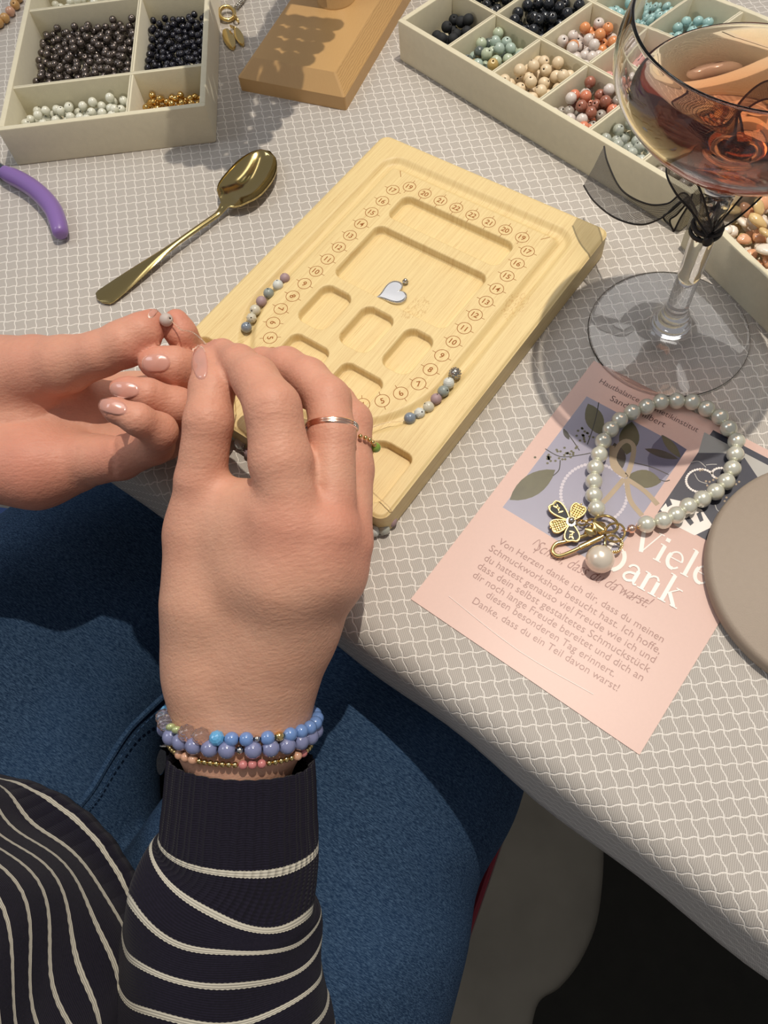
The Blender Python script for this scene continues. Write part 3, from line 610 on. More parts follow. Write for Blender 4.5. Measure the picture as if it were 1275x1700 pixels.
# ------------------------------------------------------------------ pliers with purple grips
pl_ = thing('pliers', 'jewellery pliers with purple rubber grips at the left edge under the tray', 'pliers', (*at(-20, 290, 0)[:2], 0))
g1 = [(*at(x, y, 6)[:2], 6) for x, y in ((8, 287), (40, 303), (66, 322), (86, 345), (96, 368), (101, 391))]
part('grip', tube(smooth_path(g1, 6), np.interp(np.linspace(0, 1, 31), [0, .1, .5, .85, .96, 1], [4.2, 5.0, 5.2, 4.8, 4.2, 2.2]), 14), MAT['purple'], pl_)
ax_ = (np.array(g1[0]) - np.array(g1[1])); ax_ /= np.linalg.norm(ax_); piv = np.array(g1[0]) + ax_ * 16
part('shank', tube([np.array(g1[0]) - ax_ * 6, g1[0], piv], [3.2, 3.6, 5.0], 10), MAT['steel'], pl_)
g2 = [piv + np.array(q) for q in ((-6, -14, 0), (-12, -32, 0), (-22, -52, 0), (-34, -66, 0), (-44, -72, 0))]
part('grip', tube(smooth_path(g2, 6), [4.6] * 24 + [2.4], 14), MAT['purple'], pl_); part('shank', tube([g2[0] + [1, 2, 0], piv], [3.4, 5], 10), MAT['steel'], pl_)
part('pivot', lathe([(0, 0.8), (6.4, 0.8), (7, 2), (7, 10), (6, 11), (0, 11.4)], (piv[0], piv[1], 0), 24), MAT['steel'], pl_)
for sgn in (-1, 1): part('jaw', tube([piv + ax_ * 4 + [0, 0, 0], piv + ax_ * 16 + [sgn * 1.8, sgn * 1.2, 0], piv + ax_ * 32 + [sgn * 1.2, sgn * .8, 0]], [4.5, 3, 1.2], 10), MAT['steel'], pl_)

# ------------------------------------------------------------------ wooden bracelet stand
q0, q1 = at(400, 150, 0), at(575, 184, 0); sx = (q1 - q0) / np.linalg.norm(q1 - q0); SWd = np.linalg.norm(q1 - q0); sy = np.array([-sx[1], sx[0], 0]); ang_s = math.atan2(sx[1], sx[0])
ws = thing('bracelet_stand', 'honey-coloured wooden bracelet stand with a sloping foot, standing between the two upper trays', 'stand', tuple((q0 + sx * SWd / 2 + sy * 75)[:2]) + (0,))
rings = [(0, 0), (0, 8.5), (8.0, 17.5)]; V = []
for ins, z in rings:
    for x, y in rrect(ins, ins, SWd - ins, 175 - ins, 1.2, 2): V.append((x, y, z))
k = len(V) // 3; F = [(i * k + j, i * k + (j + 1) % k, (i + 1) * k + (j + 1) % k, (i + 1) * k + j) for i in range(2) for j in range(k)] + [tuple(range(k))[::-1], tuple(range(2 * k, 3 * k))]
vf = (np.array(V), F); uvw = np.array([(y * 0.25 if z > 0 else 0, x + z * 1.0) for x, y, z in V]) * MM * np.array([1, 1]); uvw = np.array([(x + z * .6, y * .5) for x, y, z in V]) * MM * 14
part('foot', xf(vf, q0, ang_s), MAT['pine'], ws, smooth=False, uv=uvw)
pc = at(551, 8, 17.5); pc = np.array([pc[0], pc[1], 17.5]) + sy * 7.0
pv, pf = lathe([(0, 0), (12.2, 0), (12.2, 1), (12.0, 1.2), (12.0, 142), (0, 142)], pc, 32); part('post', (pv, pf), MAT['pine'], ws, uv=np.stack([pv[:, 0] * 10, pv[:, 2] * 3], 1) * MM, sharp=60)
fe = np.array([-25, 397, 0.]); bd_ = fe - pc; bd_[2] = 0; bd_ /= np.linalg.norm(bd_); b0_, b1_ = pc - bd_ * 122 + [0, 0, 150], pc + bd_ * 122 + [0, 0, 150]
part('crossbar', tube([b0_, b1_], 8.5, 20), MAT['pine'], ws, uv=None)
for i in range(24):
    off = -118 + 10.3 * i
    if abs(off) < 19: continue
    R_ = 38 - 0.17 * max(off, 0) + 0.0; cB = pc + bd_ * off + [0, 0, 150 + 13.8 - R_]
    k_ = random.choice(['turq', 'milky', 'orange', 'ivory', 'lilac', 'rosebead']); nb_ = int(2 * math.pi * R_ / 11.2); its = []
    bt = thing('bracelet', 'bead bracelet hanging on the crossbar of the wooden stand', 'bracelet', tuple(cB), 'bracelets hanging on the stand')
    for j in range(nb_):
        a = 2 * math.pi * (j + 0.5 * (i % 2)) / nb_; its.append(cB + np.array([-bd_[1], bd_[0], 0]) * R_ * math.cos(a) + np.array([0, 0, R_ * math.sin(a)]))
    part('bead_string', cat_meshes([sphere(q, 5.6, 10, 7) for q in its]), BEAD[k_], bt, kind='stuff')

# ------------------------------------------------------------------ gold clasp with charms beside the left tray
kc = thing('clasp_charm', 'gold spring clasp with leaf-shaped charms and a thin chain beside the left tray', 'charm', at(380, 40, 0))
c0 = at(377, 22, 3); part('clasp_ring', ring(c0, 5.6, 1.25, (0.15, -0.2, 1), 30, 10, 0.85), MAT['gold'], kc)
part('clasp_lever', tube([c0 + [-4, 5, 0.5], c0 + [-6.2, 6.5, 0.8]], [0.9, 1.0], 8), MAT['gold'], kc)
c1 = at(388, 46, 2.5); part('jump_ring', ring(c1, 2.4, 0.5, (0.6, 0.3, 0.8), 18, 6), MAT['gold'], kc); part('jump_ring', ring(at(392, 30, 3), 2.6, 0.6, (0.9, 0.1, 0.4), 18, 6), MAT['gold'], kc)
def leaf_plate(a, b, w, th, bulge=0.0):
    a, b = np.array(a, float), np.array(b, float); d = b - a; L = np.linalg.norm(d); d /= L; m = np.cross([0, 0, 1], d); m /= np.linalg.norm(m); V, F = [], []; n = 12
    for i in range(n + 1):
        t = i / n; ww = w * math.sin(math.pi * min(1, t * .85 + .12)) ** 0.7 * (1 if t < 1 else 0.1)
        for y in (-1, -.5, 0, .5, 1): V.append(a + d * L * t + m * ww * y + np.array([0, 0, th + bulge * (1 - y * y)]))
        for y in (1, -1): V.append(a + d * L * t + m * ww * y)
    for i in range(n):
        for j in range(7): F.append((i * 7 + j, i * 7 + (j + 1) % 7, (i + 1) * 7 + (j + 1) % 7, (i + 1) * 7 + j))
    F.append(tuple(range(7))[::-1]); F.append(tuple(range(n * 7, n * 7 + 7))); return (np.array(V), F)
part('leaf_charm', leaf_plate(at(375, 52, 1), at(388, 84, 0.4), 3.6, 1.2, 0.6), MAT['gold'], kc); part('leaf_charm', leaf_plate(at(392, 50, 2), at(404, 78, 0.5), 2.6, 1.2, 0.5), MAT['gold'], kc)
ch = smooth_path([at(x, y, 1.6) for x, y in ((392, 13), (398, 6), (403, 0), (412, -14), (430, -30))], 5)
part('chain', cat_meshes([ring(ch[i], 1.5, 0.32, (0.1, 1, 0.2) if i % 2 else (0.1, 0.2, 1), 12, 5) for i in range(0, len(ch), 1)]), MAT['silver'], kc, kind='stuff')

# amber chip string at the top left corner
for i, (x, y) in enumerate(((-12, 44), (-2, 38), (8, 30), (17, 19), (25, 8), (30, -4), (33, -16))):
    if i == 0: am = thing('amber_string', 'string of small amber and peach beads at the top left corner beside the tray', 'bead string', at(8, 30, 0))
    b_ = bead('amber' if i % 3 else 'peach', 3.2, at(x, y, 3.2), None, parent=am, name='string_bead')

# ------------------------------------------------------------------ wine glass, wine
GX, GY = 148.9, 226.2
outer = [(0, 0.15), (30, 0.15), (36.9, 0.2), (37.6, 0.7), (37.3, 1.3), (35.5, 1.6), (28, 2.3), (18, 3.6), (11, 5.8), (8.6, 8.2), (8.4, 9.6), (7.2, 11.2), (6.6, 13), (6.9, 14.0), (6.3, 15.2), (5.2, 16.5), (5.0, 20), (4.9, 34), (5.0, 50), (5.2, 66), (5.5, 78), (6.4, 86), (9, 90.5), (14, 95.5), (20, 100.8), (27, 106.5), (34, 112.6), (41, 119.5), (46.5, 127), (49.2, 134), (49.4, 141), (48.0, 148), (46.6, 152.4), (46.1, 153.0)]
inner = [(45.6, 152.4), (46.8, 148), (48.1, 141), (47.9, 134), (45.3, 127.4), (40, 120.4), (33.2, 113.9), (26, 107.8), (18.6, 101.8), (12, 96), (6, 92.6), (0, 91.8)]
def refine(P, k=3): P3 = smooth_path([(r, z, 0) for r, z in P], k); return [(max(0, q[0]), q[1]) for q in P3]
ro = refine(outer); ri = refine(inner); ro[0] = (0, 0.15); ri[-1] = (0, 91.8)
gl = thing('wine_glass', 'stemmed coupe glass of rose drink standing on the right side of the table', 'glass', (GX, GY, 0))
full = ro + ri; bowlz = 90.0; gv, gf = lathe(full, (GX, GY, 0), 96)
cav = [(0, 33), (1.6, 35), (2.7, 39), (2.9, 50), (3.0, 72), (2.8, 80), (1.4, 84.5), (0, 85.5)]; cv, cf = lathe(refine(cav, 3), (GX, GY, 0), 32); cf = [q[::-1] for q in cf]
# one closed glass body: foot and stem faces in one part, bowl faces in the other, sharing the seam
zz = [gv[list(q)][:, 2].mean() for q in gf]; lowf = [q for q, z in zip(gf, zz) if z < bowlz and True]; 
allv, allf = cat_meshes([(gv, gf), (cv, cf)]); part('glass_body', (allv, allf), MAT['glass'], gl, sharp=180)
LVL = 123.0
wi = [(r + 0.15, z - 0.0) for r, z in ri[::-1] if z < LVL]; rl = np.interp(LVL, [z for r, z in ri[::-1]], [r for r, z in ri[::-1]])
wi[0] = (0, 91.65); wp = wi + [(rl + 0.15, LVL + 0.35), (rl - 0.8, LVL + 0.06), (rl - 2.0, LVL), (rl * .5, LVL), (0, LVL)]
wv, wf = lathe(wp, (GX, GY, 0), 96); wf = [q[::-1] for q in wf]
def outward(vf):
    bm = bmesh.new(); vs = [bm.verts.new(v) for v in vf[0]]; [bm.faces.new([vs[i] for i in q]) for q in vf[1]]; bmesh.ops.recalc_face_normals(bm, faces=bm.faces)
    V = np.array([v.co[:] for v in bm.verts]); bm.verts.index_update(); F = [tuple(v.index for v in f.verts) for f in bm.faces]; bm.free(); return (V, F)
solo('rose_wine', 'rose-orange wine filling the lower half of the coupe glass', 'drink', outward((wv, wf)), MAT['wine'], sharp=180)
bpy.data.objects['rose_wine'].cycles.is_caustics_caster = True
go = [c for c in gl.children][0]; go.cycles.is_caustics_caster = True
for o_ in list(COL.objects):
    if o_.name in ('tablecloth', 'board_face'): o_.cycles.is_caustics_receiver = True
bm = bmesh.new(); bm.from_mesh(go.data); bmesh.ops.recalc_face_normals(bm, faces=bm.faces)
bm.to_mesh(go.data); bm.free()

# ------------------------------------------------------------------ black organza bow tied to the glass stem
rb = thing('organza_bow', 'sheer black organza ribbon bow tied round the stem of the wine glass', 'ribbon', (GX, GY, 66))
def strip(A, B, name='ribbon_tail'):
    A, B = smooth_path(A, 8), smooth_path(B, 8); n = len(A); K = 6; V, UV = [], []; la = np.concatenate([[0], np.cumsum(np.linalg.norm(np.diff((A + B) / 2, axis=0), axis=1))])
    for i in range(n):
        w = np.linalg.norm(A[i] - B[i])
        for j in range(K + 1): t = j / K; V.append(A[i] * (1 - t) + B[i] * t + np.array([0, 0, 0.5 * math.sin(math.pi * t * 3 + i * .4)])); UV.append((la[i] * MM, w * t * MM))
    F = [(i * (K + 1) + j, i * (K + 1) + j + 1, (i + 1) * (K + 1) + j + 1, (i + 1) * (K + 1) + j) for i in range(n - 1) for j in range(K)]
    s_ = part(name, (np.array(V), F), MAT['organza'], rb, uv=np.array(UV), sharp=180); BASE[s_.name] = BASE[rb.name]
    for E_ in (A, B): part('edge_cord', tube(E_, 0.42, 6), MAT['cord'], s_)
kn = np.array([GX - 2.0, GY - 7.0, 66.0])
strip([at(1003, 243, 42), at(1009, 270, 42), at(1032, 315, 46), at(1072, 338, 54), at(1108, 338, 60), at(1140, 322, 64), kn + [-1, 0, 2]],
      [at(969, 308, 38), at(986, 334, 40), at(1020, 361, 42), at(1062, 373, 46), at(1098, 362, 55), at(1138, 335, 63), kn + [-1, 0, -2]])
strip([at(1150, 322, 65), at(1140, 345, 60), at(1128, 365, 52), at(1119, 384, 44)], [at(1163, 322, 65), at(1165, 345, 60), at(1168, 365, 54), at(1163, 382, 46)])
strip([at(1142, 326, 64), at(1115, 350, 54), at(1101, 360, 50), at(1112, 374, 46)], [at(1146, 330, 63), at(1124, 356, 53), at(1112, 366, 50), at(1118, 384, 44)], 'ribbon_loop')
q_ = lambda x, y, z: np.array([GX + x, GY + y, z])
lA = [kn + [-1, 0, 3], q_(-8, 0, 75), q_(-14, 8, 80), q_(-15, 18, 83), q_(-7, 24, 84), q_(2, 20, 80), q_(6, 9, 74), kn + [2, 2, 2]]
lB = [q + np.array([0, 2, 11]) for q in lA]; lB[0] = kn + [0, 0, 6]; lB[-1] = kn + [2, 1, 5]; strip(lA, lB, 'ribbon_loop')
lA = [kn + [2, 1, 3], q_(10, -4, 74), q_(22, 2, 82), q_(27, 14, 86), q_(19, 23, 87), q_(8, 18, 80), q_(4, 8, 73), kn + [1, 2, 1]]
lB = [q + np.array([0, 2, 11]) for q in lA]; lB[0] = kn + [1, 0, 6]; lB[-1] = kn + [1, 1, 4]; strip(lA, lB, 'ribbon_loop')
part('knot', cat_meshes([ring((GX, GY, 66 + dz), 5.9, 0.9, (0.05 * dz, 0.04, 1), 28, 8) for dz in (-1.5, 1.2)] + [sphere(kn, 2.0, 14, 9, (1.1, .9, 1.2))]), MAT['cord'], rb)

# ------------------------------------------------------------------ printed thank-you card
cA, cB_, cC = at(988, 603), at(682, 995), at(1064, 1251)
ey_ = (cB_ - cA) / np.linalg.norm(cB_ - cA); ex_ = (cC - cB_) / np.linalg.norm(cC - cB_); a_ = (math.atan2(ex_[1], ex_[0]) + math.atan2(ey_[1], ey_[0]) + math.pi / 2) / 2
EXc = np.array([math.cos(a_), math.sin(a_)]); EYc = np.array([EXc[1], -EXc[0]]); CB = cB_[:2]; CW, CHt = 106.0, 147.0; C0 = CB - EYc * CHt
CT = 0.4
card = thing('postcard', 'pink printed thank-you card with two photographs lying on the cloth at the right', 'card', (*(C0 + EXc * 53 + EYc * 73), 0))
def cp(x, y, z=CT): p = C0 + EXc * x + EYc * y; return np.array([p[0], p[1], z])
def cpx(px, py): p = at(px, py, CT)[:2] - C0; return np.array([p @ EXc, p @ EYc])
v, f = prism([(0, 0), (0, CHt), (CW, CHt), (CW, 0)], 0.05, CT); part('card_sheet', (np.array([cp(*q) for q in v]), f), MAT['card'], card, smooth=False).cycles.is_caustics_receiver = True
LAY = [CT]
def flat(name, pts, mat, px=True, **k):
    """a printed shape: outline in photo pixels or card mm, lying flat on the card"""
    P = [cpx(*p) for p in pts] if px else [np.array(p) for p in pts]; LAY[0] += 0.0022
    return part(name, (np.array([cp(p[0], p[1], LAY[0]) for p in P]), [tuple(range(len(P)))]), mat, card, smooth=False, **k)
def flats(name, polys, mat, px=True):
    LAY[0] += 0.0022; items = []
    for pts in polys:
        P = [cpx(*p) for p in pts] if px else pts; items.append((np.array([cp(p[0], p[1], LAY[0]) for p in P]), [tuple(range(len(P)))]))
    return part(name, cat_meshes(items), mat, card, smooth=False)
def quad(tl, tr, bl):
    tl, tr, bl = map(np.array, (cpx(*tl), cpx(*tr), cpx(*bl))); w = abs(tr[0] - tl[0]); return [tuple(tl), (tl[0] + w, tl[1]), (tl[0] + w, bl[1]), (tl[0], bl[1])]
flat('printed_photo', quad((974, 658), (1141, 745), (834, 842)), MAT['print_lav'], px=False)
flat('printed_dark_patch', [(1100, 722), (1120, 733), (1140, 746), (1120, 776), (1095, 800), (1078, 790), (1075, 760), (1084, 738)], MAT['dark_lilac'])  # darker lilac patch of the printed picture
def leafpoly(a, b, w, n=9):
    a, b = np.array(a, float), np.array(b, float); d = b - a; m = np.array([-d[1], d[0]]) / np.linalg.norm(d); up = [a + d * t + m * w * math.sin(math.pi * t) ** .8 for t in np.linspace(0, 1, n)]; dn = [a + d * t - m * w * math.sin(math.pi * t) ** .8 for t in np.linspace(1, 0, n)[1:-1]]; return up + dn
for a, b, w, mm in (((976, 670), (998, 722), 15, 'leaf'), ((846, 830), (922, 780), 18, 'leaf'), ((1049, 700), (1040, 755), 17, 'leaf'), ((1042, 790), (1098, 800), 15, 'leaf'), ((1020, 735), (1030, 782), 14, 'leafdark'), ((1098, 722), (1130, 760), 7, 'leaf'), ((935, 712), (945, 730), 4, 'leafdark'), ((1070, 745), (1126, 762), 6, 'leafdark')):
    flat('printed_leaf', leafpoly(a, b, w), MAT[mm])
def stroke(P, w, k=4):
    P = smooth_path([(*p, 0) for p in P], k)[:, :2]; T = np.gradient(P, axis=0); T /= np.linalg.norm(T, axis=1)[:, None]; m = np.stack([-T[:, 1], T[:, 0]], 1) * w / 2
    return [list(P[i] + m[i]) for i in range(len(P))] + [list(P[i] - m[i]) for i in range(len(P) - 1, -1, -1)]
def strokes(name, lines, w, mat):
    LAY[0] += 0.0022; items = []
    for ln in lines:
        LAY[0] += 0.003
        P = stroke([cpx(*p) for p in ln], w); n = len(P) // 2; V = np.array([cp(p[0], p[1], LAY[0]) for p in P]); items.append((V, [(i, i + 1, 2 * n - 2 - i, 2 * n - 1 - i) for i in range(n - 1)]))
    return part(name, cat_meshes(items), mat, card, smooth=False)
strokes('printed_twigs', [[(994, 668), (990, 690), (984, 712), (975, 738)], [(936, 712), (950, 730), (962, 748)], [(905, 745), (930, 758), (960, 756), (1000, 748)], [(930, 764), (928, 780), (918, 790)], [(1050, 768), (1080, 775), (1110, 788)], [(1094, 796), (1104, 799), (1112, 797)]], 0.45, MAT['leafdark'])
rr_ = random.Random(3); dots = []
for c, n_, s_ in (((970, 725), 16, 13), ((944, 756), 16, 12), ((912, 760), 14, 11)):
    for _ in range(n_): x, y = c[0] + rr_.gauss(0, s_ * .6), c[1] + rr_.gauss(0, s_ * .5); dots.append([(x + 2.4 * math.cos(t), y + 2.0 * math.sin(t)) for t in np.arange(6) * math.pi / 3])
flats('printed_berries', dots, MAT['leaf'])
dots = []
for i in range(58):
    t = 2 * math.pi * i / 58; x, y = 986 + 55 * math.cos(t), 820 + 50 * math.sin(t); dots.append([(x + 3.1 * math.cos(s), y + 2.7 * math.sin(s)) for s in np.arange(8) * math.pi / 4])
flats('printed_pearl_ring', dots, MAT['pearl_print'])
strokes('printed_bow', [[(1040, 792), (1020, 765), (1026, 742), (1040, 732), (1052, 742), (1048, 770), (1040, 792)], [(1040, 792), (1018, 775), (1016, 740)], [(1040, 795), (1046, 830), (1066, 856)], [(1040, 795), (1070, 815), (1092, 838)], [(1036, 795), (1010, 825), (985, 850)]], 2.2, MAT['tan'])
ph2 = quad((1171, 715), (1275, 765), (1093, 846)); ph2 = [ph2[0], (min(ph2[1][0], 101), ph2[1][1]), (min(ph2[2][0], 101), ph2[2][1]), ph2[3]]
c_ = cpx(1159, 751); c2 = cpx(1093, 848); x1 = 101.5
flat('printed_photo', [(c_[0], c_[1] - 14), (x1, c_[1] - 14), (x1, c2[1] + 1), (c_[0], c2[1] + 1)], MAT['slate'], px=False)
flat('photo_cloth', [cpx(1171, 715) + [0, 1], (x1, cpx(1171, 715)[1] + 1), (x1, cpx(1171, 715)[1] + 17), cpx(1236, 760), cpx(1200, 752), cpx(1159, 752)], MAT['pgrey'], px=False)
flat('photo_cloth', [(1096, 846), (1112, 828), (1130, 832), (1165, 846), (1184, 874), (1153, 889), (1120, 872)], MAT['white'])
flats('printed_blocks', [[(1137, 862), (1144, 857), (1152, 868), (1146, 873)], [(1156, 853), (1163, 849), (1168, 864), (1162, 867)], [(1104, 832), (1112, 828), (1116, 838), (1108, 842)]], MAT['slate'])
dots = []
for cx_, cy_, rx, ry, a0, a1, n_ in ((1163, 798, 24, 19, 60, 330, 26), (1196, 786, 14, 9, 120, 330, 12)):
    for i in range(n_): t = math.radians(a0 + (a1 - a0) * i / n_); x, y = cx_ + rx * math.cos(t), cy_ + ry * math.sin(t); dots.append([(x + 2.3 * math.cos(s), y + 2.0 * math.sin(s)) for s in np.arange(7) * 2 * math.pi / 7])
flats('printed_bead_ring', dots, MAT['white'])
dots = [[(x + 2 * math.cos(s), y + 1.8 * math.sin(s)) for s in np.arange(6) * math.pi / 3] for x, y in ((1174, 806), (1178, 800), (1184, 797), (1189, 794), (1172, 799), (1162, 781), (1166, 780), (1222, 804), (1227, 800), (1203, 832), (1206, 826))]
flats('printed_gold_beads', dots, MAT['tan']); strokes('printed_wires', [[(1146, 768), (1160, 766), (1172, 776)], [(1153, 786), (1160, 798), (1174, 803)], [(1172, 772), (1182, 771), (1190, 771)], [(1187, 838), (1190, 846), (1195, 850)]], 0.35, MAT['pgrey'])

def print_text(s, a, b, mat, thin=0.0, shear=0.0, name='printed_line', zadd=0.0, ysc=1.0):
    """lettering whose baseline runs from photo pixel a to pixel b"""
    v, f = text_mesh(s, thin, shear); A, B = cpx(*a), cpx(*b); d = B - A; L = np.linalg.norm(d); d = d / L; up = np.array([d[1], -d[0]]); sc = L / v[:, 0].max(); LAY[0] += 0.0022
    P = A + v[:, :1] * sc * d + v[:, 1:2] * sc * up * ysc; return part(name, (np.array([cp(p[0], p[1], LAY[0]) for p in P]), f), mat, card, smooth=False)
print_text('Hautbalance Kosmetikinstitut', (993, 635), (1157, 718), MAT['inkdark'], -0.008)
print_text('Sandra Hilbert', (1011, 664), (1102, 710), MAT['inkdark'], -0.008)
for s, a, b in (('Von Herzen danke ich dir, dass du meinen', (826, 902), (1099, 1067)), ('Schmuckworkshop besucht hast. Ich hoffe,', (810, 913), (1094, 1086)), ('du hattest genauso viel Freude wie ich und', (802, 929), (1085, 1101)),
                ('dass dein selbst gestaltetes Schmuckst\u00fcck', (791, 942), (1076, 1117)), ('dir noch lange Freude bereitet und dich an', (783, 957), (1065, 1131)), ('diesen besonderen Tag erinnert.', (805, 990), (1018, 1124)), ('Danke, dass du ein Teil davon warst!', (782, 1000), (1024, 1148))):
    print_text(s, a, b, MAT['ink'], -0.006)
print_text('Sch\u00f6n, dass du da warst!', (884, 912), (1078, 1012), MAT['ink'], -0.012, 0.5, ysc=1.5)
strokes('pen_flourish', [[(884, 904), (896, 896), (893, 910), (885, 918)], [(1018, 980), (1030, 970), (1042, 990), (1056, 992), (1076, 1002)]], 0.25, MAT['ink'])

# high-contrast serif title, drawn letter by letter
def serif(ch):
    """list of (points, width) strokes in em units and the advance"""
    T, t = 0.105, 0.032
    sf = lambda x, y, w=0.20: ([(x - w / 2, y), (x + w / 2, y)], t)
    arc = lambda cx, cy, rx, ry, a, b, n=10: [(cx + rx * math.cos(math.radians(a + (b - a) * i / n)), cy + ry * math.sin(math.radians(a + (b - a) * i / n))) for i in range(n + 1)]
    D = {'V': ([([(0.08, .7), (0.32, 0.0)], T), ([(0.32, 0.0), (0.54, .7)], t), sf(.08, .7), sf(.54, .7, .16)], .62),
         'i': ([([(0.12, 0), (0.12, .46)], T * .9), sf(.12, 0), sf(.07, .46, .12), ([(0.12, .585), (0.12, .69)], .11)], .25),
         'l': ([([(0.12, 0), (0.12, .74)], T * .9), sf(.12, 0), sf(.07, .74, .12)], .25),
         'e': ([([(0.07, .26), (0.40, .26)], t), (arc(.235, .24, .165, .23, 5, 175, 10), t * 1.5), (arc(.235, .24, .165, .24, 150, 285, 10), T * .9), (arc(.235, .24, .165, .24, 280, 325, 5), t * 1.5)], .46),
         'n': ([([(0.12, 0), (0.12, .46)], T * .9), sf(.12, 0), sf(.07, .46, .12), ([(.14, .34), (.22, .44), (.32, .46), (.38, .38)], t * 1.6), ([(0.39, 0), (0.39, .36)], T * .9), sf(.39, 0)], .52),
         'D': ([([(0.12, 0), (0.12, .7)], T), ([(0.03, .7), (0.3, .7)], t), ([(0.03, 0), (0.3, 0)], t), (arc(.28, .35, .3, .35, 90, 50, 5), t * 1.4), (arc(.28, .35, .3, .35, 55, -55, 12), T), (arc(.28, .35, .3, .35, -50, -90, 5), t * 1.4)], .66),
         'a': ([([(0.34, .04), (0.34, .36)], T * .9), (arc(.22, .34, .12, .12, 0, 180, 10), t * 1.7), ([(.34, .27), (.18, .24), (.09, .15), (.10, .05), (.20, .01), (.30, .07)], T * .62), ([(.34, .06), (.38, .0), (.44, .03)], t * 1.5)], .46),
         'k': ([([(0.12, 0), (0.12, .74)], T * .9), sf(.12, 0), sf(.07, .74, .12), ([(.12, .2), (.36, .46)], t), sf(.36, .46, .16), ([(.2, .27), (.42, 0.0)], T * .9), sf(.42, 0, .18)], .52)}
    return D[ch]
def title(word, a, b, upto=None):
    A, B = cpx(*a), cpx(*b); d = B - A; L = np.linalg.norm(d); d /= L; up = np.array([d[1], -d[0]]); tot = sum(serif(c)[1] for c in word); sc = L / tot; x = 0
    for c in word:
        S_, adv = serif(c); items = []; LAY[0] += 0.0022
        for P, w in S_:
            Q = [tuple(A + (x + px_) * sc * d + py_ * sc * up) for px_, py_ in P]; LAY[0] += 0.0035
            if len(Q) == 2: Q = [Q[0], tuple((np.array(Q[0]) + np.array(Q[1])) / 2), Q[1]]
            R_ = stroke(Q, w * sc, 2); n = len(R_) // 2; items.append((np.array([cp(p[0], p[1], LAY[0]) for p in R_]), [(i, i + 1, 2 * n - 2 - i, 2 * n - 1 - i) for i in range(n - 1)]))
        part('title_letter', cat_meshes(items), MAT['white'], card, smooth=False); x += adv
title('Viele', (1044, 906), (1174, 975)); title('Dank', (986, 934), (1124, 1011))
strokes('printed_rule', [[(745, 990), (860, 1080), (985, 1153)]], 0.15, MAT['white'])

# ------------------------------------------------------------------ round grey-beige coaster plate
solo('round_board', 'flat round grey-beige disc with a smooth rim at the right edge, lying on the card', 'coaster', lathe([(0, 0.62), (49.6, 0.62), (50.6, 1.6), (50.9, 4), (50.6, 6.4), (49.8, 7.6), (48.6, 8.0), (0, 8.0)], (173.6, 91.8, 0), 96), MAT['coaster'], sharp=60)

# ------------------------------------------------------------------ pearl bracelet with gold charms
pb = thing('pearl_bracelet', 'ivory pearl bracelet with gold clasp and charms lying on the pink card', 'bracelet', (*at(1100, 780, 0)[:2], CT))
PP = [(1073.5, 870), (1101, 863.5), (1123, 854.7), (1143, 840), (1166, 828), (1188, 816), (1206, 799), (1216, 777.6), (1221, 754), (1223, 732), (1210, 711), (1196, 692), (1173.5, 678), (1149.4, 667), (1123.5, 665), (1097, 667), (1073.5, 675), (1049.5, 684), (1029, 697), (1014, 712.5), (1001.5, 732), (995, 754), (988.5, 776), (986, 798.8), (986, 821.8), (990.5, 844)]
PZ = [at(x, y, CT + 3.9) for x, y in PP]; PZ = [np.array([*p[:2], CT + 3.65]) for p in PZ]
pm = bpy.data.meshes.new('pearl'); v, f = sphere((0, 0, 0), 3.75, 28, 18); pm.from_pydata((v * MM).tolist(), [], f); pm.polygons.foreach_set('use_smooth', [True] * len(f)); pm.materials.append(MAT['pearl'])
sm = bpy.data.meshes.new('spacer_bead'); v, f = sphere((0, 0, 0), 1.1, 12, 8); sm.from_pydata((v * MM).tolist(), [], f); sm.polygons.foreach_set('use_smooth', [True] * len(f)); sm.materials.append(MAT['crystal'])
for i, p in enumerate(PZ):
    o = bpy.data.objects.new('pearl', pm); COL.objects.link(o); o.parent = pb; o.location = Vector((p - BASE[pb.name]) * MM); tag(o, None)
    if i + 1 < len(PZ):
        q = (p + PZ[i + 1]) / 2; o = bpy.data.objects.new('spacer_bead', sm); COL.objects.link(o); o.parent = pb; o.location = Vector((q - BASE[pb.name]) * MM)
g = MAT['gold']; P_ = lambda x, y, z: at(x, y, z)
part('gold_bead', sphere(P_(1048.5, 878, 3.4), 1.9, 16, 10), MAT['rose'], pb); part('end_loop', ring(P_(1038, 881, 3), 1.5, 0.35, (.3, 1, .3), 16, 6), MAT['rose'], pb)
part('gold_bead', sphere(P_(1061, 875, 3.6), 1.0, 12, 8), g, pb)
part('jump_ring', ring(P_(1006, 870, 5.4), 4.9, 0.62, (0.15, 0.3, 1), 32, 8), g, pb); part('jump_ring', ring(P_(1021, 884, 4.6), 4.0, 0.5, (-0.35, -0.1, 1), 28, 8), g, pb); part('jump_ring', ring(P_(1018, 903, 4.2), 3.7, 0.5, (0.3, -0.25, 1), 28, 8), g, pb)
part('pave_link', cat_meshes([sphere(P_(1018, 903, 4.2) + np.array([3.7 * math.cos(t), 3.7 * math.sin(t), .6]), 0.5, 6, 4) for t in np.linspace(-2.2, 0.3, 12)]), g, pb, kind='stuff')
for i, (x, y) in enumerate(((965, 868), (973, 865), (982, 866), (990, 868), (997, 872))): part('chain_link', ring(P_(x, y, 3.6 + i * .3), 1.5, 0.36, (0, 1, .5) if i % 2 else (.1, .2, 1), 14, 6, 1.3), g, pb)
part('clasp_body', leaf_plate(P_(984, 872, 5), P_(1003, 886, 5.5), 2.3, 2.2, 1.0), g, pb, label='gold lobster clasp'); part('clasp_body', leaf_plate(P_(970, 882, 3.0), P_(992, 886, 3.4), 2.0, 1.6, .8), g, pb)
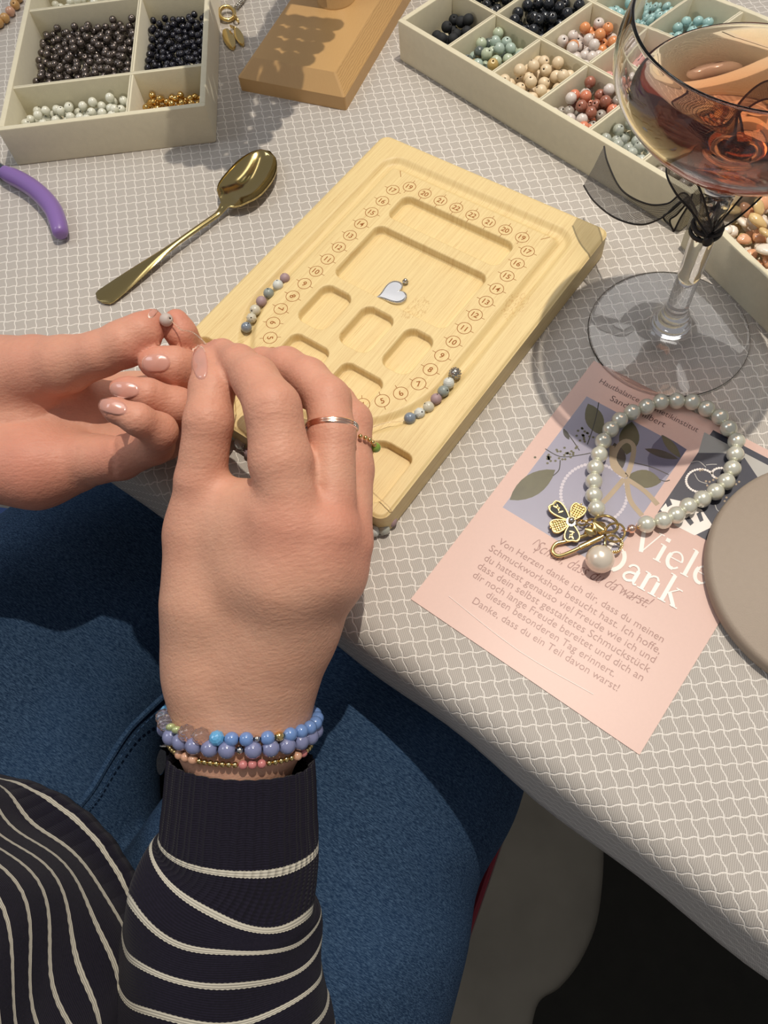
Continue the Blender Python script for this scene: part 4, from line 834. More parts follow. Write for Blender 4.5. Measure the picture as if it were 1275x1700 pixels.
hk = smooth_path([P_(1001, 890, 5.0), P_(975, 903, 4.2), P_(946, 917, 3.2), P_(926, 923, 2.4), P_(917, 914, 2.2), P_(923, 903, 2.2), P_(938, 899, 2.4), P_(960, 893, 2.6), P_(985, 884, 4)], 6)
part('hook_loop', tube(hk, 0.85, 10), g, pb); part('hook_sleeve', tube([P_(996, 893, 5.0), P_(962, 909.5, 4.0)], 1.25, 12), g, pb)
part('big_pearl', sphere(np.array([*P_(996, 929, 6)[:2], CT + 6.0]), 5.9, 32, 20), MAT['bigpearl'], pb); part('pearl_cap', cat_meshes([sphere(P_(1004 + 6 * math.cos(t), 915 + 5 * math.sin(t), 8.4), 0.55, 6, 4) for t in np.arange(8) * .785] + [sphere(P_(1004, 915, 9), 1.2, 10, 6)]), g, pb)
fc = P_(948, 866, 3.4); fl_ = part('flower_centre', cat_meshes([sphere(fc + [0, 0, 1.2], 1.35, 12, 8), lathe([(0, -1), (2, -1), (2.2, .3), (0, .6)], fc, 16)]), MAT['silver'], pb)
def petal(tip, w, mode):
    a = fc + [0, 0, -.6]; b = np.array(tip, float); d = b - a; L = np.linalg.norm(d[:2]); d = np.array([d[0], d[1], 0]) / L; m = np.array([-d[1], d[0], 0]); n = 22
    def outline(s, z):
        out = []
        for i in range(n):
            t = 2 * math.pi * i / n; r = 0.5 + 0.5 * math.cos(t); x = 0.08 * L + (0.9 * L) * (0.5 - 0.5 * math.cos(t) * s); yy = w * s * math.sin(t) * (0.35 + 0.75 * (0.5 - 0.5 * math.cos(t)))
            notch = 0.10 * L * math.exp(-(((t - math.pi)) / 0.35) ** 2) * s; out.append(a + d * (x - notch) + m * yy + np.array([0, 0, z]))
        return out
    def slab(s, z0, z1): V = outline(s, z0) + outline(s, z1); return (np.array(V), [tuple(range(n))[::-1], tuple(range(n, 2 * n))] + [(i, (i + 1) % n, n + (i + 1) % n, n + i) for i in range(n)])
    p = part('petal', slab(1.0, -1.0, 0.5), g, pb, smooth=False)
    part('petal_rim', tube(np.array(outline(0.97, 0.6)), 0.42, 6, True), g, p)
    if mode == 'black':
        part('enamel_inlay', slab(0.84, 0.5, 0.75), MAT['enamel'], p, smooth=False, label='black enamel inlay with a gold mark')
        items = [leaf_plate(a + d * L * .45 + m * (-w * .25) + [0, 0, .7], a + d * L * .52 + m * (w * .3) + [0, 0, .7], .35, .25), leaf_plate(a + d * L * .60 + [0, 0, .7] - m * w * .2, a + d * L * .82 + [0, 0, .7] + m * w * .15, .4, .25), leaf_plate(a + d * L * .55 + [0, 0, .7] + m * w * .1, a + d * L * .78 + [0, 0, .7] - m * w * .35, .3, .25)]
        part('gold_mark', cat_meshes(items), g, p)
    else:
        items = []
        for x in np.arange(.22, .96, .105):
            for y in np.arange(-.8, .81, .27):
                if abs(y) < (0.35 + 0.75 * x) * math.sin(math.pi * min(1, x + .02)) ** .6 * .85: items.append(sphere(a + d * L * x + m * w * y + np.array([0, 0, .75]), 0.48, 7, 4))
        part('crystal_rows', cat_meshes(items), MAT['silver'] if mode == 'silver' else g, p, kind='stuff')
petal(P_(913, 834, 3.0), 3.9, 'black'); petal(P_(966, 836, 3.4), 3.9, 'gold'); petal(P_(912, 878, 2.8), 3.8, 'gold'); petal(P_(950, 903, 2.8), 4.0, 'black')

# ------------------------------------------------------------------ the person: signed distance skeleton -> one continuous skin
def K(x, y, z, rpx): p = at(x, y, z); return (p, rpx / pxmm(x, y, z))
def KW(p, r): return (np.array(p, float), r)
def cone_sdf(P, a, ra, b, rb):
    ba = b - a; L2 = ba @ ba; pa = P - a; h = np.clip((pa @ ba) / L2, 0, 1); return np.linalg.norm(pa - h[:, None] * ba, axis=1) - (ra + (rb - ra) * h)
def smin(a, b, k): h = np.maximum(k - np.abs(a - b), 0) / k; return np.minimum(a, b) - h * h * k * 0.25
def chain_prims(pts): return [(pts[i][0], pts[i][1], pts[i + 1][0], pts[i + 1][1]) for i in range(len(pts) - 1)]
R = {}
R['palm'] = [[K(368, 1210, -4, 80), K(362, 1110, 8, 84), K(352, 1000, 26, 76), K(352, 900, 38, 66)], [K(432, 1210, -4, 78), K(440, 1090, 17, 74), K(470, 965, 46, 64), K(484, 872, 60, 54)],
             [K(425, 1180, 0, 72), K(470, 1040, 25, 70), K(525, 945, 46, 58), K(545, 884, 56, 50)], [K(430, 1180, -4, 66), K(490, 1040, 18, 62), K(548, 950, 36, 52), K(573, 895, 44, 44)], [K(430, 1150, -8, 60), K(520, 1000, 2, 50), K(565, 930, 14, 42)],
             [K(360, 1050, 14, 76), K(425, 945, 40, 66), K(490, 905, 50, 60)], [K(340, 862, 45, 50), K(395, 850, 50, 46), K(455, 842, 60, 50)], [K(350, 930, 34, 60), K(410, 890, 46, 56), K(470, 870, 56, 56)]]
R['thumb'] = [[K(358, 1000, 22, 70), K(336, 885, 40, 58), K(333, 800, 56, 42), K(346, 700, 70, 40), K(352, 645, 71, 37), K(345, 604, 68, 25), K(340, 586, 66, 16)]]
R['index'] = [[K(486, 874, 60, 52), K(466, 765, 73, 52), K(453, 678, 82, 46), K(424, 630, 80, 38), K(397, 603, 75, 30), K(370, 583, 70, 19), K(359, 577, 68, 14)]]
R['middle'] = [[K(545, 882, 54, 48), K(551, 720, 65, 39), K(545, 664, 66, 37), K(512, 628, 64, 33), K(475, 608, 60, 31), K(435, 602, 55, 24), K(410, 600, 52, 18)]]
R['ring'] = [[K(575, 900, 45, 43), K(582, 780, 44, 38), K(584, 700, 48, 33), K(560, 668, 44, 29), K(520, 655, 38, 26), K(485, 650, 34, 20)]]
R['pinky'] = [[K(565, 935, 16, 40), K(572, 830, 24, 30), K(560, 790, 24, 27), K(520, 760, 22, 24), K(490, 750, 22, 18)]]
Lh = {}
Lh['palm'] = [[K(-70, 690, 30, 84), K(60, 700, 22, 84), K(170, 700, 18, 56)], [K(-60, 760, 28, 76), K(60, 777, 27, 62), K(125, 768, 26, 50)], [K(-40, 640, 32, 78), K(60, 640, 30, 70), K(110, 640, 32, 44)], [K(110, 672, 24, 52), K(230, 668, 18, 44), K(300, 655, 18, 34)]]
Lh['thumb'] = [[K(-20, 632, 40, 76), K(60, 614, 48, 56), K(108, 605, 54, 47), K(165, 588, 60, 37), K(206, 571, 62, 38), K(236, 552, 63, 33), K(252, 533, 63, 20)]]
Lh['index'] = [[K(200, 700, 14, 42), K(300, 660, 16, 32), K(352, 628, 26, 28), K(322, 592, 42, 27), K(300, 552, 57, 25), K(293, 533, 60, 20)]]
Lh['middle'] = [[K(190, 720, 16, 42), K(290, 700, 22, 34), K(352, 655, 34, 34), K(322, 620, 48, 34), K(288, 608, 56, 32), K(262, 604, 59, 27), K(247, 602, 60, 17)]]
Lh['ring'] = [[K(180, 735, 20, 42), K(270, 730, 24, 34), K(326, 695, 38, 33), K(295, 675, 52, 31), K(245, 656, 61, 27), K(212, 648, 64, 22), K(196, 645, 65, 15)]]
Lh['pinky'] = [[K(120, 765, 26, 50), K(200, 760, 34, 36), K(256, 738, 46, 32), K(264, 716, 60, 30), K(228, 696, 71, 26), K(192, 681, 74, 20), K(176, 674, 74, 13)]]
# forearms, upper arms and trunk carry the hands together (mostly under the clothes)
arm_px = [(400, 1262, 125), (398, 1350, 128), (394, 1420, 136), (376, 1480, 160), (368, 1560, 168), (368, 1640, 178), (368, 1720, 184)]
ARM = [at(400, 1190, -2)]; 
for x, y, w in arm_px:
    z = ARM[-1][2]
    for _ in range(30):
        p = at(x, y, z); z = ARM[-1][2] - 0.60 * np.linalg.norm(p[:2] - ARM[-1][:2])
    ARM.append(at(x, y, z))
elb = ARM[-1] + (ARM[-1] - ARM[-3]) / np.linalg.norm(ARM[-1] - ARM[-3]) * 120
fore = [[KW(ARM[0], 17)] + [KW(p, 16 + i * 0.9) for i, p in enumerate(ARM[1:])] + [KW(elb, 30)]]
SHR, SHL = np.array([-130, -330, 150.]), np.array([-440, -170, 190.])
fore += [[KW(elb, 30), KW(SHR, 44)], [KW(SHR, 46), KW((-285, -230, 170), 70), KW(SHL, 46)], [KW((-285, -230, 150), 85), KW((-260, -110, -20), 80), KW((-240, -100, -120), 80)],
         [KW(SHL, 44), KW((-470, 60, 30), 36), KW((-330, 150, 30), 27), K(-70, 700, 28, 84)]]
CUT = [None, 0.0]
def near(c):
    if CUT[0] is None: return True
    return min(cone_sdf(CUT[0][None], a, ra, b, rb)[0] for a, ra, b, rb in chain_prims(c)) < CUT[1] + 10
def hand_sdf(P, d):
    v = np.full(len(P), 1e3)
    if CUT[0] is not None and not any(near(c) for q in d.values() for c in q): return v
    for c in d['palm']:
        if not near(c): continue
        for a, ra, b, rb in chain_prims(c): q = cone_sdf(P, a, ra, b, rb); v = smin(v, q, 9.0)
    for f in ('thumb', 'index', 'middle', 'ring', 'pinky'):
        w = None
        if not near(d[f][0]): continue
        for a, ra, b, rb in chain_prims(d[f][0]): q = cone_sdf(P, a, ra, b, rb); w = q if w is None else smin(w, q, 2.5)
        v = smin(v, w, (2.2 if d is R else 1.0) if f != 'thumb' else 6.0)
    return v
CREASES = []
def body_sdf(P):
    w = np.full(len(P), 1e3)
    for c in fore:
        for a, ra, b, rb in chain_prims(c):
            if CUT[0] is not None and cone_sdf(CUT[0][None], a, ra, b, rb)[0] > CUT[1] + 12: continue
            w = smin(w, cone_sdf(P, a, ra, b, rb), 14.0)
    v = np.minimum(smin(hand_sdf(P, R), w, 8.0), smin(hand_sdf(P, Lh), w, 8.0))
    for pts, dep, wid in CREASES:
        if CUT[0] is not None and np.linalg.norm(pts - CUT[0], axis=1).min() > CUT[1] + 8: continue
        dd = np.min([cone_sdf(P, a, 0, b, 0) for a, b in zip(pts[:-1], pts[1:])], axis=0); v = v + dep * np.exp(-(dd / wid) ** 2)
    return v
def surface_nets(sdf, lo, hi, h, B=16, slack=6.0):
    lo = np.array(lo, float); n = np.ceil((np.array(hi) - lo) / (h * B)).astype(int); ij = np.stack(np.meshgrid(*[np.arange(k) for k in n], indexing='ij'), -1).reshape(-1, 3)
    c = lo + (ij + .5) * h * B; d = sdf(c); ij = ij[np.abs(d) < h * B * 0.87 + slack]
    off = np.stack(np.meshgrid(*[np.arange(B + 1)] * 3, indexing='ij'), -1).reshape(-1, 3); NN = n * B + 4
    keys, pos, quads = [], [], []
    cc = np.array([(a, b, c) for a in (0, 1) for b in (0, 1) for c in (0, 1)])
    edges = [(i, j) for i in range(8) for j in range(i + 1, 8) if np.abs(cc[i] - cc[j]).sum() == 1]
    key = lambda q: (q[..., 0] + 1) * (NN[1] * NN[2]) + (q[..., 1] + 1) * NN[2] + q[..., 2] + 1
    for b in ij:
        g = b * B; CUT[0] = lo + (g + B / 2) * h; CUT[1] = B * h * 0.87; D = sdf(lo + (g + off) * h).reshape(B + 1, B + 1, B + 1); S_ = D < 0
        if S_.all() or not S_.any(): continue
        corner = [D[c[0]:B + c[0], c[1]:B + c[1], c[2]:B + c[2]] for c in cc]; ins = sum((q < 0).astype(int) for q in corner); m = (ins > 0) & (ins < 8)
        idx = np.argwhere(m); cv = np.stack([q[m] for q in corner], 1); acc = np.zeros((len(idx), 3)); cnt = np.zeros(len(idx))
        for i, j in edges:
            x = (cv[:, i] < 0) != (cv[:, j] < 0); t = np.where(x, cv[:, i] / np.where(x, cv[:, i] - cv[:, j], 1), 0)
            acc += np.where(x[:, None], cc[i] + (cc[j] - cc[i]) * t[:, None], 0); cnt += x
        keys.append(key(idx + g)); pos.append(lo + (idx + g + acc / cnt[:, None]) * h)
        for ax in range(3):
            sl0 = [slice(0, B)] * 3; sl1 = [slice(0, B)] * 3; sl1[ax] = slice(1, B + 1); s0, s1 = S_[tuple(sl0)], S_[tuple(sl1)]
            u, w = (ax + 1) % 3, (ax + 2) % 3
            for flip, mm in ((False, s0 & ~s1), (True, ~s0 & s1)):
                e = np.argwhere(mm) + g
                if not len(e): continue
                du = np.zeros(3, int); du[u] = 1; dw = np.zeros(3, int); dw[w] = 1; q = np.stack([key(e - du - dw), key(e - dw), key(e), key(e - du)], 1); quads.append(q[:, ::-1] if flip else q)
    CUT[0] = None
    keys = np.concatenate(keys); pos = np.vstack(pos); uq, first = np.unique(keys, return_index=True); V = pos[first]; Q = np.vstack(quads); F = np.searchsorted(uq, Q); F = np.minimum(F, len(uq) - 1)
    ok = (uq[F] == Q).all(1); return V, F[ok]
def march(px, py, z0, sdf, far=60):
    """point where the line of sight through px, py meets the surface, started z0 mm above the table"""
    p = at(px, py, z0); o = np.array([0, 0, CH]); d = (p - o) / np.linalg.norm(p - o); t = 0
    for _ in range(60):
        v = sdf((p + d * t)[None])[0]
        if v < 0.02: break
        t += v
        if t > far: return None
    return p + d * t
for pl__, dep, wid, z0 in (([(-10, 702), (50, 698), (100, 672), (128, 640), (170, 624)], .9, 1.5, 110), ([(128, 740), (121, 775), (124, 812)], .6, 1.0, 110), ([(196, 712), (189, 745), (187, 792)], .9, 1.2, 110),
                          ([(300, 705), (322, 693), (350, 690), (372, 696)], .45, .9, 120), ([(304, 716), (335, 706), (365, 707)], .35, .8, 120), ([(420, 668), (455, 654), (486, 662)], .3, .9, 130), ([(416, 682), (455, 668), (494, 676)], .3, .9, 130),
                          ([(520, 655), (545, 648), (572, 660)], .3, .8, 120), ([(515, 668), (545, 660), (578, 674)], .3, .8, 120), ([(205, 540), (212, 575), (208, 606)], .35, 1.0, 110), ([(258, 632), (262, 655), (256, 672)], .35, .9, 110), ([(518, 782), (524, 800), (533, 812)], .8, 1.6, 120)):
    q = [march(x, y, z0, body_sdf, 130) for x, y in pl__]
    if all(k is not None for k in q): CREASES.append((smooth_path(q, 4), dep, wid))
bv, bf = surface_nets(body_sdf, (-540, -440, -240), (90, 300, 300), 1.25)
person = thing('person', 'person in a navy white-striped sweater and blue jeans threading a bead with both hands', 'person', (-240, -60, -300))
body = part('body', (bv, bf), MAT['skin'], person, sharp=180)
bl = np.zeros(len(bv))
for c, rad, s in [(R['index'][0][2][0], 13, .5), (R['middle'][0][2][0], 12, .45), (R['index'][0][0][0], 17, .65), (R['middle'][0][0][0], 17, .8), (R['ring'][0][0][0], 15, .7), (R['thumb'][0][5][0], 10, .5), (R['thumb'][0][3][0], 12, .35), (R['index'][0][6][0], 12, .6), (R['middle'][0][4][0], 12, .4)] + [(Lh[f][0][-1][0], 15, .65) for f in ('thumb', 'index', 'middle', 'ring', 'pinky')] + [(Lh[f][0][-3][0], 12, .4) for f in ('middle', 'ring', 'pinky')] + [(at(40, 790, 40), 34, .6), (at(60, 620, 50), 30, .45), (at(180, 770, 40), 22, .5)]:
    bl = np.maximum(bl, s * np.exp(-(np.linalg.norm(bv - c, axis=1) / rad) ** 2))
for hd, s_ in ((R, .38), (Lh, .42)):
    for f_ in ('thumb', 'index', 'middle', 'ring', 'pinky'):
        for q_, _r in hd[f_][0][1:]: bl = np.maximum(bl, s_ * np.exp(-(np.linalg.norm(bv - q_, axis=1) / 17) ** 2))
at_ = body.data.attributes.new('blush', 'FLOAT', 'POINT'); at_.data.foreach_set('value', bl)

def march_many(px, z0, far=80):
    S_ = np.array([at(x, y, z0) for x, y in px]); o = np.array([0, 0, CH]); d = (S_ - o) / np.linalg.norm(S_ - o, axis=1)[:, None]; t = np.zeros(len(S_))
    for _ in range(45): v = body_sdf(S_ + d * t[:, None]); t += np.where(np.abs(v) > 0.01, v * .9, 0)
    return S_ + d * t[:, None], t < far
def nail(cx, cy, rx, ry, ang, z0):
    n1, n2 = 8, 18; ca, sa = math.cos(math.radians(ang)), math.sin(math.radians(ang)); px = []
    for i in range(n1 + 1):
        for j in range(n2):
            t = 2 * math.pi * j / n2; r = i / n1; x = abs(math.cos(t)) ** .7 * math.copysign(1, math.cos(t)) * r * rx; y = abs(math.sin(t)) ** .85 * math.copysign(1, math.sin(t)) * r * ry; px.append((cx + x * ca - y * sa, cy + x * sa + y * ca))
    P, ok = march_many(px, z0); P = np.where(ok[:, None], P, P[0]); G = np.stack([body_sdf(P + np.eye(3)[k] * .6) - body_sdf(P - np.eye(3)[k] * .6) for k in range(3)], 1); G /= np.linalg.norm(G, axis=1)[:, None] + 1e-9
    ri = np.repeat(np.arange(n1 + 1), n2); P = P + G * np.where(ri < n1, 0.45 - 0.12 * (ri / n1) ** 2, -0.3)[:, None]
    F = [(i * n2 + j, i * n2 + (j + 1) % n2, (i + 1) * n2 + (j + 1) % n2, (i + 1) * n2 + j)[::-1] for i in range(n1) for j in range(n2)]
    o = part('fingernail', (P, F), [MAT['nail'], MAT['nailtip']], body, sharp=180)
    for i, p in enumerate(o.data.polygons):
        c = i // n2; j = i % n2
        if c >= n1 - 1 and math.cos(2 * math.pi * (j + .5) / n2) < -0.6: p.material_index = 1
    return o
nail(259, 603, 25, 16, -3, 100); nail(207, 647, 26, 14, 4, 110); nail(187, 675, 26, 13, 14, 120); nail(332, 602, 30, 13, 84, 110); nail(256, 516, 15, 6, -52, 100)

# ------------------------------------------------------------------ sweater: sleeve with ribbed cuff, trunk
def sleeve(path, rx, rz, s0, seedf=0.0, ribs=64, fold=0.0):
    P = smooth_path(path, 10); n = 96; T, N, B = frames(P); L = np.concatenate([[0], np.cumsum(np.linalg.norm(np.diff(P, axis=0), axis=1))]) + s0
    RX = np.interp(np.linspace(0, 1, len(P)), np.linspace(0, 1, len(rx)), rx); RZ = np.interp(np.linspace(0, 1, len(P)), np.linspace(0, 1, len(rz)), rz)
    V, UV, F = [], [], []
    for i in range(len(P)):
        side = np.cross(T[i], [0, 0, 1]); side /= np.linalg.norm(side); up = np.cross(side, T[i]); s = L[i]
        for j in range(n + 1):
            t = 2 * math.pi * j / n; fo = fold * sstep((s + 4) / 25) * (math.sin(3 * t + s * .05 + seedf) * math.cos(s * .11 + t) + .6 * math.sin(5 * t - s * .09))
            rib = 0.55 * math.cos(ribs * t) * (1 - sstep((s + 6) / 8))
            V.append(P[i] + side * (RX[i] + fo + rib) * math.cos(t) + up * (RZ[i] + fo + rib) * math.sin(t)); UV.append((ribs * t / (2 * math.pi), s + 1.5 * fo))
    m = n + 1
    for i in range(len(P) - 1):
        for j in range(n): F.append((i * m + j, (i + 1) * m + j, (i + 1) * m + j + 1, i * m + j + 1))
    # turned-in hem
    k = len(V)
    for j in range(m): V.append(V[j] + T[0] * 3 + (P[0] - V[j]) * 0.08); UV.append((UV[j][0], UV[j][1] + 3))
    for j in range(n): F.append((k + j, j, j + 1, k + j + 1))
    return (np.array(V), [q[::-1] for q in F]), UV
hw = [w / pxmm(x, y, p[2]) for (x, y, w), p in zip(arm_px, ARM[1:])]
pth = [ARM[1] + (ARM[1] - ARM[2]) * 0.05] + ARM[2:] + [elb]
rx = [hw[0] * .97, hw[1], hw[2], hw[3], hw[4], hw[5], hw[6], hw[6] + 8]; rz = [q * k for q, k in zip(rx, (.72, .78, .80, .80, .82, .85, .9, .95))]
(sv, sf_), suv = sleeve(pth, rx, rz, -33.0, 0.7, fold=1.3)
sweater = part('sweater', (sv, sf_), MAT['knit'], person, uv=suv, sharp=180, label='navy knit sweater with thin cream stripes and ribbed cuff')
(uv_, uf_), uuv = sleeve([elb, elb * .5 + SHR * .5, SHR], [46, 56, 66], [46, 56, 66], 60, 0.2, fold=2)
part('upper_sleeve', (uv_, uf_), MAT['knit'], sweater, uv=uuv, sharp=180)
(uv_, uf_), uuv = sleeve([at(-120, 700, 24), (-330, 150, 30), (-470, 60, 30), SHL], [26, 36, 46, 60], [26, 34, 46, 60], -42, 0.2, fold=2)
part('left_sleeve', (uv_, uf_), MAT['knit'], sweater, uv=uuv, sharp=180)
tr = [(-232, -12, -88, 98, 106), (-233, -14, -74, 103, 108), (-236, -18, -60, 101, 108), (-240, -26, -30, 102, 108), (-248, -50, 20, 108, 108), (-262, -100, 80, 120, 100), (-278, -170, 140, 140, 92), (-285, -225, 190, 150, 80), (-287, -245, 225, 90, 60)]
V, F, UV = [], [], []; n = 128; m = n + 1; rows = smooth_path([(a, b, c) for a, b, c, _, _ in tr], 8); rr = smooth_path([(d, e, 0) for _, _, _, d, e in tr], 8); s = -20.0
for i, (p, q) in enumerate(zip(rows, rr)):
    if i: s += np.linalg.norm(rows[i] - rows[i - 1])
    for j in range(m):
        t = 2 * math.pi * j / n; fo = 2.4 * sstep((s + 6) / 30) * (math.sin(4 * t + s * .035 + 1) + .7 * math.sin(7 * t - s * .05) + .5 * math.sin(11 * t + s * .02)) ; rib = .4 * math.cos(90 * t) * (1 - sstep((s + 2) / 6))
        V.append((p[0] + (q[0] + fo + rib) * math.cos(t), p[1] + (q[1] + fo + rib) * math.sin(t), p[2])); UV.append((90 * t / (2 * math.pi), s + 1.2 * fo))
for i in range(len(rows) - 1):
    for j in range(n): F.append((i * m + j, i * m + j + 1, (i + 1) * m + j + 1, (i + 1) * m + j))
k = len(V)
for j in range(m): x, y, z = V[j]; V.append((x + (-232 - x) * .05, y + (-12 - y) * .05, z + 3)); UV.append((UV[j][0], -22))
for j in range(n): F.append((k + j, k + j + 1, j + 1, j))
part('sweater_trunk', (np.array(V), F), MAT['knit'], sweater, uv=UV, sharp=180)

# ------------------------------------------------------------------ jeans
e0, e1 = at(0, 885, -138), at(200, 795, -138); dl = (e1 - e0) / np.linalg.norm(e1 - e0); nl = np.array([dl[1], -dl[0], 0])
t0, t1 = at(850, 1300, -150), at(720, 1700, -150); dr = (t0 - t1) / np.linalg.norm(t0 - t1); nr = np.array([-dr[1], dr[0], 0])
LT = [[KW(np.array([-250, -60, -175.]), 92), KW(e0 + nl * 82 + [-20, -20, -22], 84), KW(e0 * .4 + e1 * .6 + nl * 74 + [0, 0, -10], 74), KW(e1 + dl * 60 + nl * 70 + [0, 0, -8], 68), KW(e1 + dl * 90 + nl * 90 + [0, 20, -330], 52)],
      [KW(np.array([-200, -110, -175.]), 92), KW(t1 + nr * 88 + [0, 0, -8], 88), KW(t0 + nr * 80, 80), KW(t0 + dr * 90 + nr * 72, 70), KW(t0 + dr * 110 + nr * 80 + [0, 10, -320], 52)],
      [KW(np.array([-290, -100, -170.]), 95), KW(np.array([-180, -130, -170.]), 95)]]
def jeans_sdf(P):
    v = None
    for c in LT:
        w = None
        for a, ra, b, rb in chain_prims(c): q = cone_sdf(P, a, ra, b, rb); w = q if w is None else smin(w, q, 30)
        v = w if v is None else smin(v, w, 7)
    x, y, z = P.T; return v + 1.3 * np.sin(x * .05 + y * .035 + 1.2 * np.sin(y * .03)) * np.sin(y * .045 - x * .02 + z * .03)
jv, jf = surface_nets(jeans_sdf, (-420, -260, -560), (160, 360, -50), 4.0, B=12, slack=14)
jeans = part('jeans', (jv, jf), MAT['denim'], person, sharp=180, label='blue denim jeans')
sm_ = smooth_path([np.array(q) for q in [march(x, y, -40, jeans_sdf, 300) for x, y in ((128, 1338), (150, 1310), (178, 1262), (212, 1210), (250, 1172), (285, 1140))]], 5)
part('seam', tube(sm_ + [0, 0, -1.2], 2.2, 8), MAT['denim'], jeans); part('seam', cat_meshes([tube([sm_[i] + np.array([5, -3, -.4]), sm_[i + 1] * .6 + sm_[i] * .4 + np.array([5, -3, -.4])], .45, 5) for i in range(0, len(sm_) - 1)]), MAT['denim'], jeans)

# ------------------------------------------------------------------ chair with dark red piping
ch_ = thing('chair', 'black upholstered chair seat with a dark red and pale piping under the right thigh', 'chair', (-120, 0, -TABLE))
c0_, c1_ = at(866, 1296, -240), at(727, 1702, -240); dc = (c1_ - c0_) / np.linalg.norm(c1_ - c0_); c1_ = c1_ + dc * 160; c0_ = c0_ - dc * 20; nc = np.array([dc[1], -dc[0], 0]); nc = nc if nc[0] < 0 else -nc
pl4 = [c0_, c0_ + nc * 400, c1_ + nc * 400, c1_]; part('seat', prism([(p[0], p[1]) for p in pl4][::1], -320, -272), MAT['black'], ch_, smooth=False)
sd_ = lambda off, z, x: [c0_ + nc * off * 1.0 + [0, 0, z + 232], c1_ + nc * off + [0, 0, z + 232]]
part('piping', tube(sd_(2, -224, 0), 2.6, 8), MAT['piping'], ch_); part('piping', tube(sd_(-1, -227, 0), 0.7, 8), MAT['pipe_white'], ch_, label='thin pale piping along the seat edge')
for q in pl4: c = sum(pl4) / 4; w = q * .88 + c * .12; part('leg', lathe([(0, -TABLE), (12, -TABLE), (14, -319), (0, -319)], (w[0], w[1], 0), 12), MAT['black'], ch_)
ns = thing('neighbouring_seat', 'pale panelled seat with a blue trim, partly seen under the left hand', 'seat', (*at(60, 830, -330)[:2], -TABLE))
pq = [at(x, y, -330)[:2] for x, y in ((-60, 770), (-60, 905), (10, 862), (70, 858), (240, 815), (240, 770))]
part('cushion', prism([tuple(p) for p in pq], -380, -330), MAT['bagcloth'], ns, smooth=False); part('trim', tube([at(-40, 850, -326), at(0, 849, -326), at(58, 857, -326)], 4.2, 8), MAT['bagblue'], ns)
for x in (22, 72): part('seam', tube([at(x, 838, -329.5), at(x + 3, 862, -329.5)], 2.0, 6), MAT['pgrey'], ns)
part('stem', lathe([(0, -TABLE), (30, -TABLE), (30, -379), (0, -379)], (*at(60, 830, -330)[:2], 0), 14), MAT['black'], ns)

# ------------------------------------------------------------------ jewellery that is worn or held
def band_frame(a, b, t): ax = (b - a); ax = ax / np.linalg.norm(ax); return a * (1 - t) + b * t, ax
toC = lambda p: (np.array([0, 0, CH]) - p) / np.linalg.norm(np.array([0, 0, CH]) - p)
a_, b_ = R['middle'][0][0], R['middle'][0][1]; c_, ax_ = band_frame(at(552, 725, 61), at(546, 690, 65), .4)
c_ = at(552, 716, 61.5); ax_ = R['middle'][0][2][0] - R['middle'][0][0][0]; ax_ /= np.linalg.norm(ax_); rr1 = 39.5 / pxmm(552, 716, 61)
fr = thing('finger_ring', 'slim rose-gold ring with small stones on the middle finger of the right hand', 'ring', tuple(c_))
u = np.cross(ax_, toC(c_)); u /= np.linalg.norm(u); w = np.cross(u, ax_); w = w if w @ toC(c_) > 0 else -w
an = np.arange(48) * 2 * math.pi / 48; 
def surf_r(c, d, chain):
    r = 4.0
    for _ in range(40):
        v = min(cone_sdf((c + d * r)[None], a, ra, b, rb)[0] for a, ra, b, rb in chain_prims(chain))
        if v > -0.01: break
        r -= v
    return r
RC = R['middle'][0]; rad_ = lambda t: surf_r(c_, u * math.cos(t) + w * math.sin(t), RC)
ringp = np.array([c_ + (u * math.cos(t) + w * math.sin(t)) * (rad_(t) + .55) for t in an])
part('ring_band', cat_meshes([tube(ringp + ax_ * k, 0.8, 8, True) for k in (-.45, .45)]), MAT['rose'], fr)
rt = u if u[0] > 0 else -u
part('stone_row', cat_meshes([sphere(c_ + (rt * math.cos(t) + w * math.sin(t)) * (surf_r(c_, rt * math.cos(t) + w * math.sin(t), RC) + 1.15) + ax_ * k, .5, 7, 5) for t in np.linspace(0.0, 0.85, 10) for k in (-.45, .45)]), MAT['silver'], fr, kind='stuff')
c_ = at(583, 741, 47); ax_ = R['ring'][0][2][0] - R['ring'][0][0][0]; ax_ /= np.linalg.norm(ax_); rr2 = 36.5 / pxmm(583, 741, 47)
fb = thing('beaded_ring', 'ring of tiny gold beads with one green stone on the ring finger', 'ring', tuple(c_))
u = np.cross(ax_, toC(c_)); u /= np.linalg.norm(u); w = np.cross(u, ax_); w = w if w @ toC(c_) > 0 else -w; rt = u if u[0] > 0 else -u
for i in range(26):
    t = 2 * math.pi * i / 26
    if i == 0: continue
    part('gold_bead', sphere(c_ + (rt * math.cos(t) + w * math.sin(t)) * (rr2 + .7), .95, 10, 7), MAT['gold'], fb)
part('green_stone', sphere(c_ + rt * (rr2 + 1.0), 2.1, 14, 10), BEAD['green'], fb)

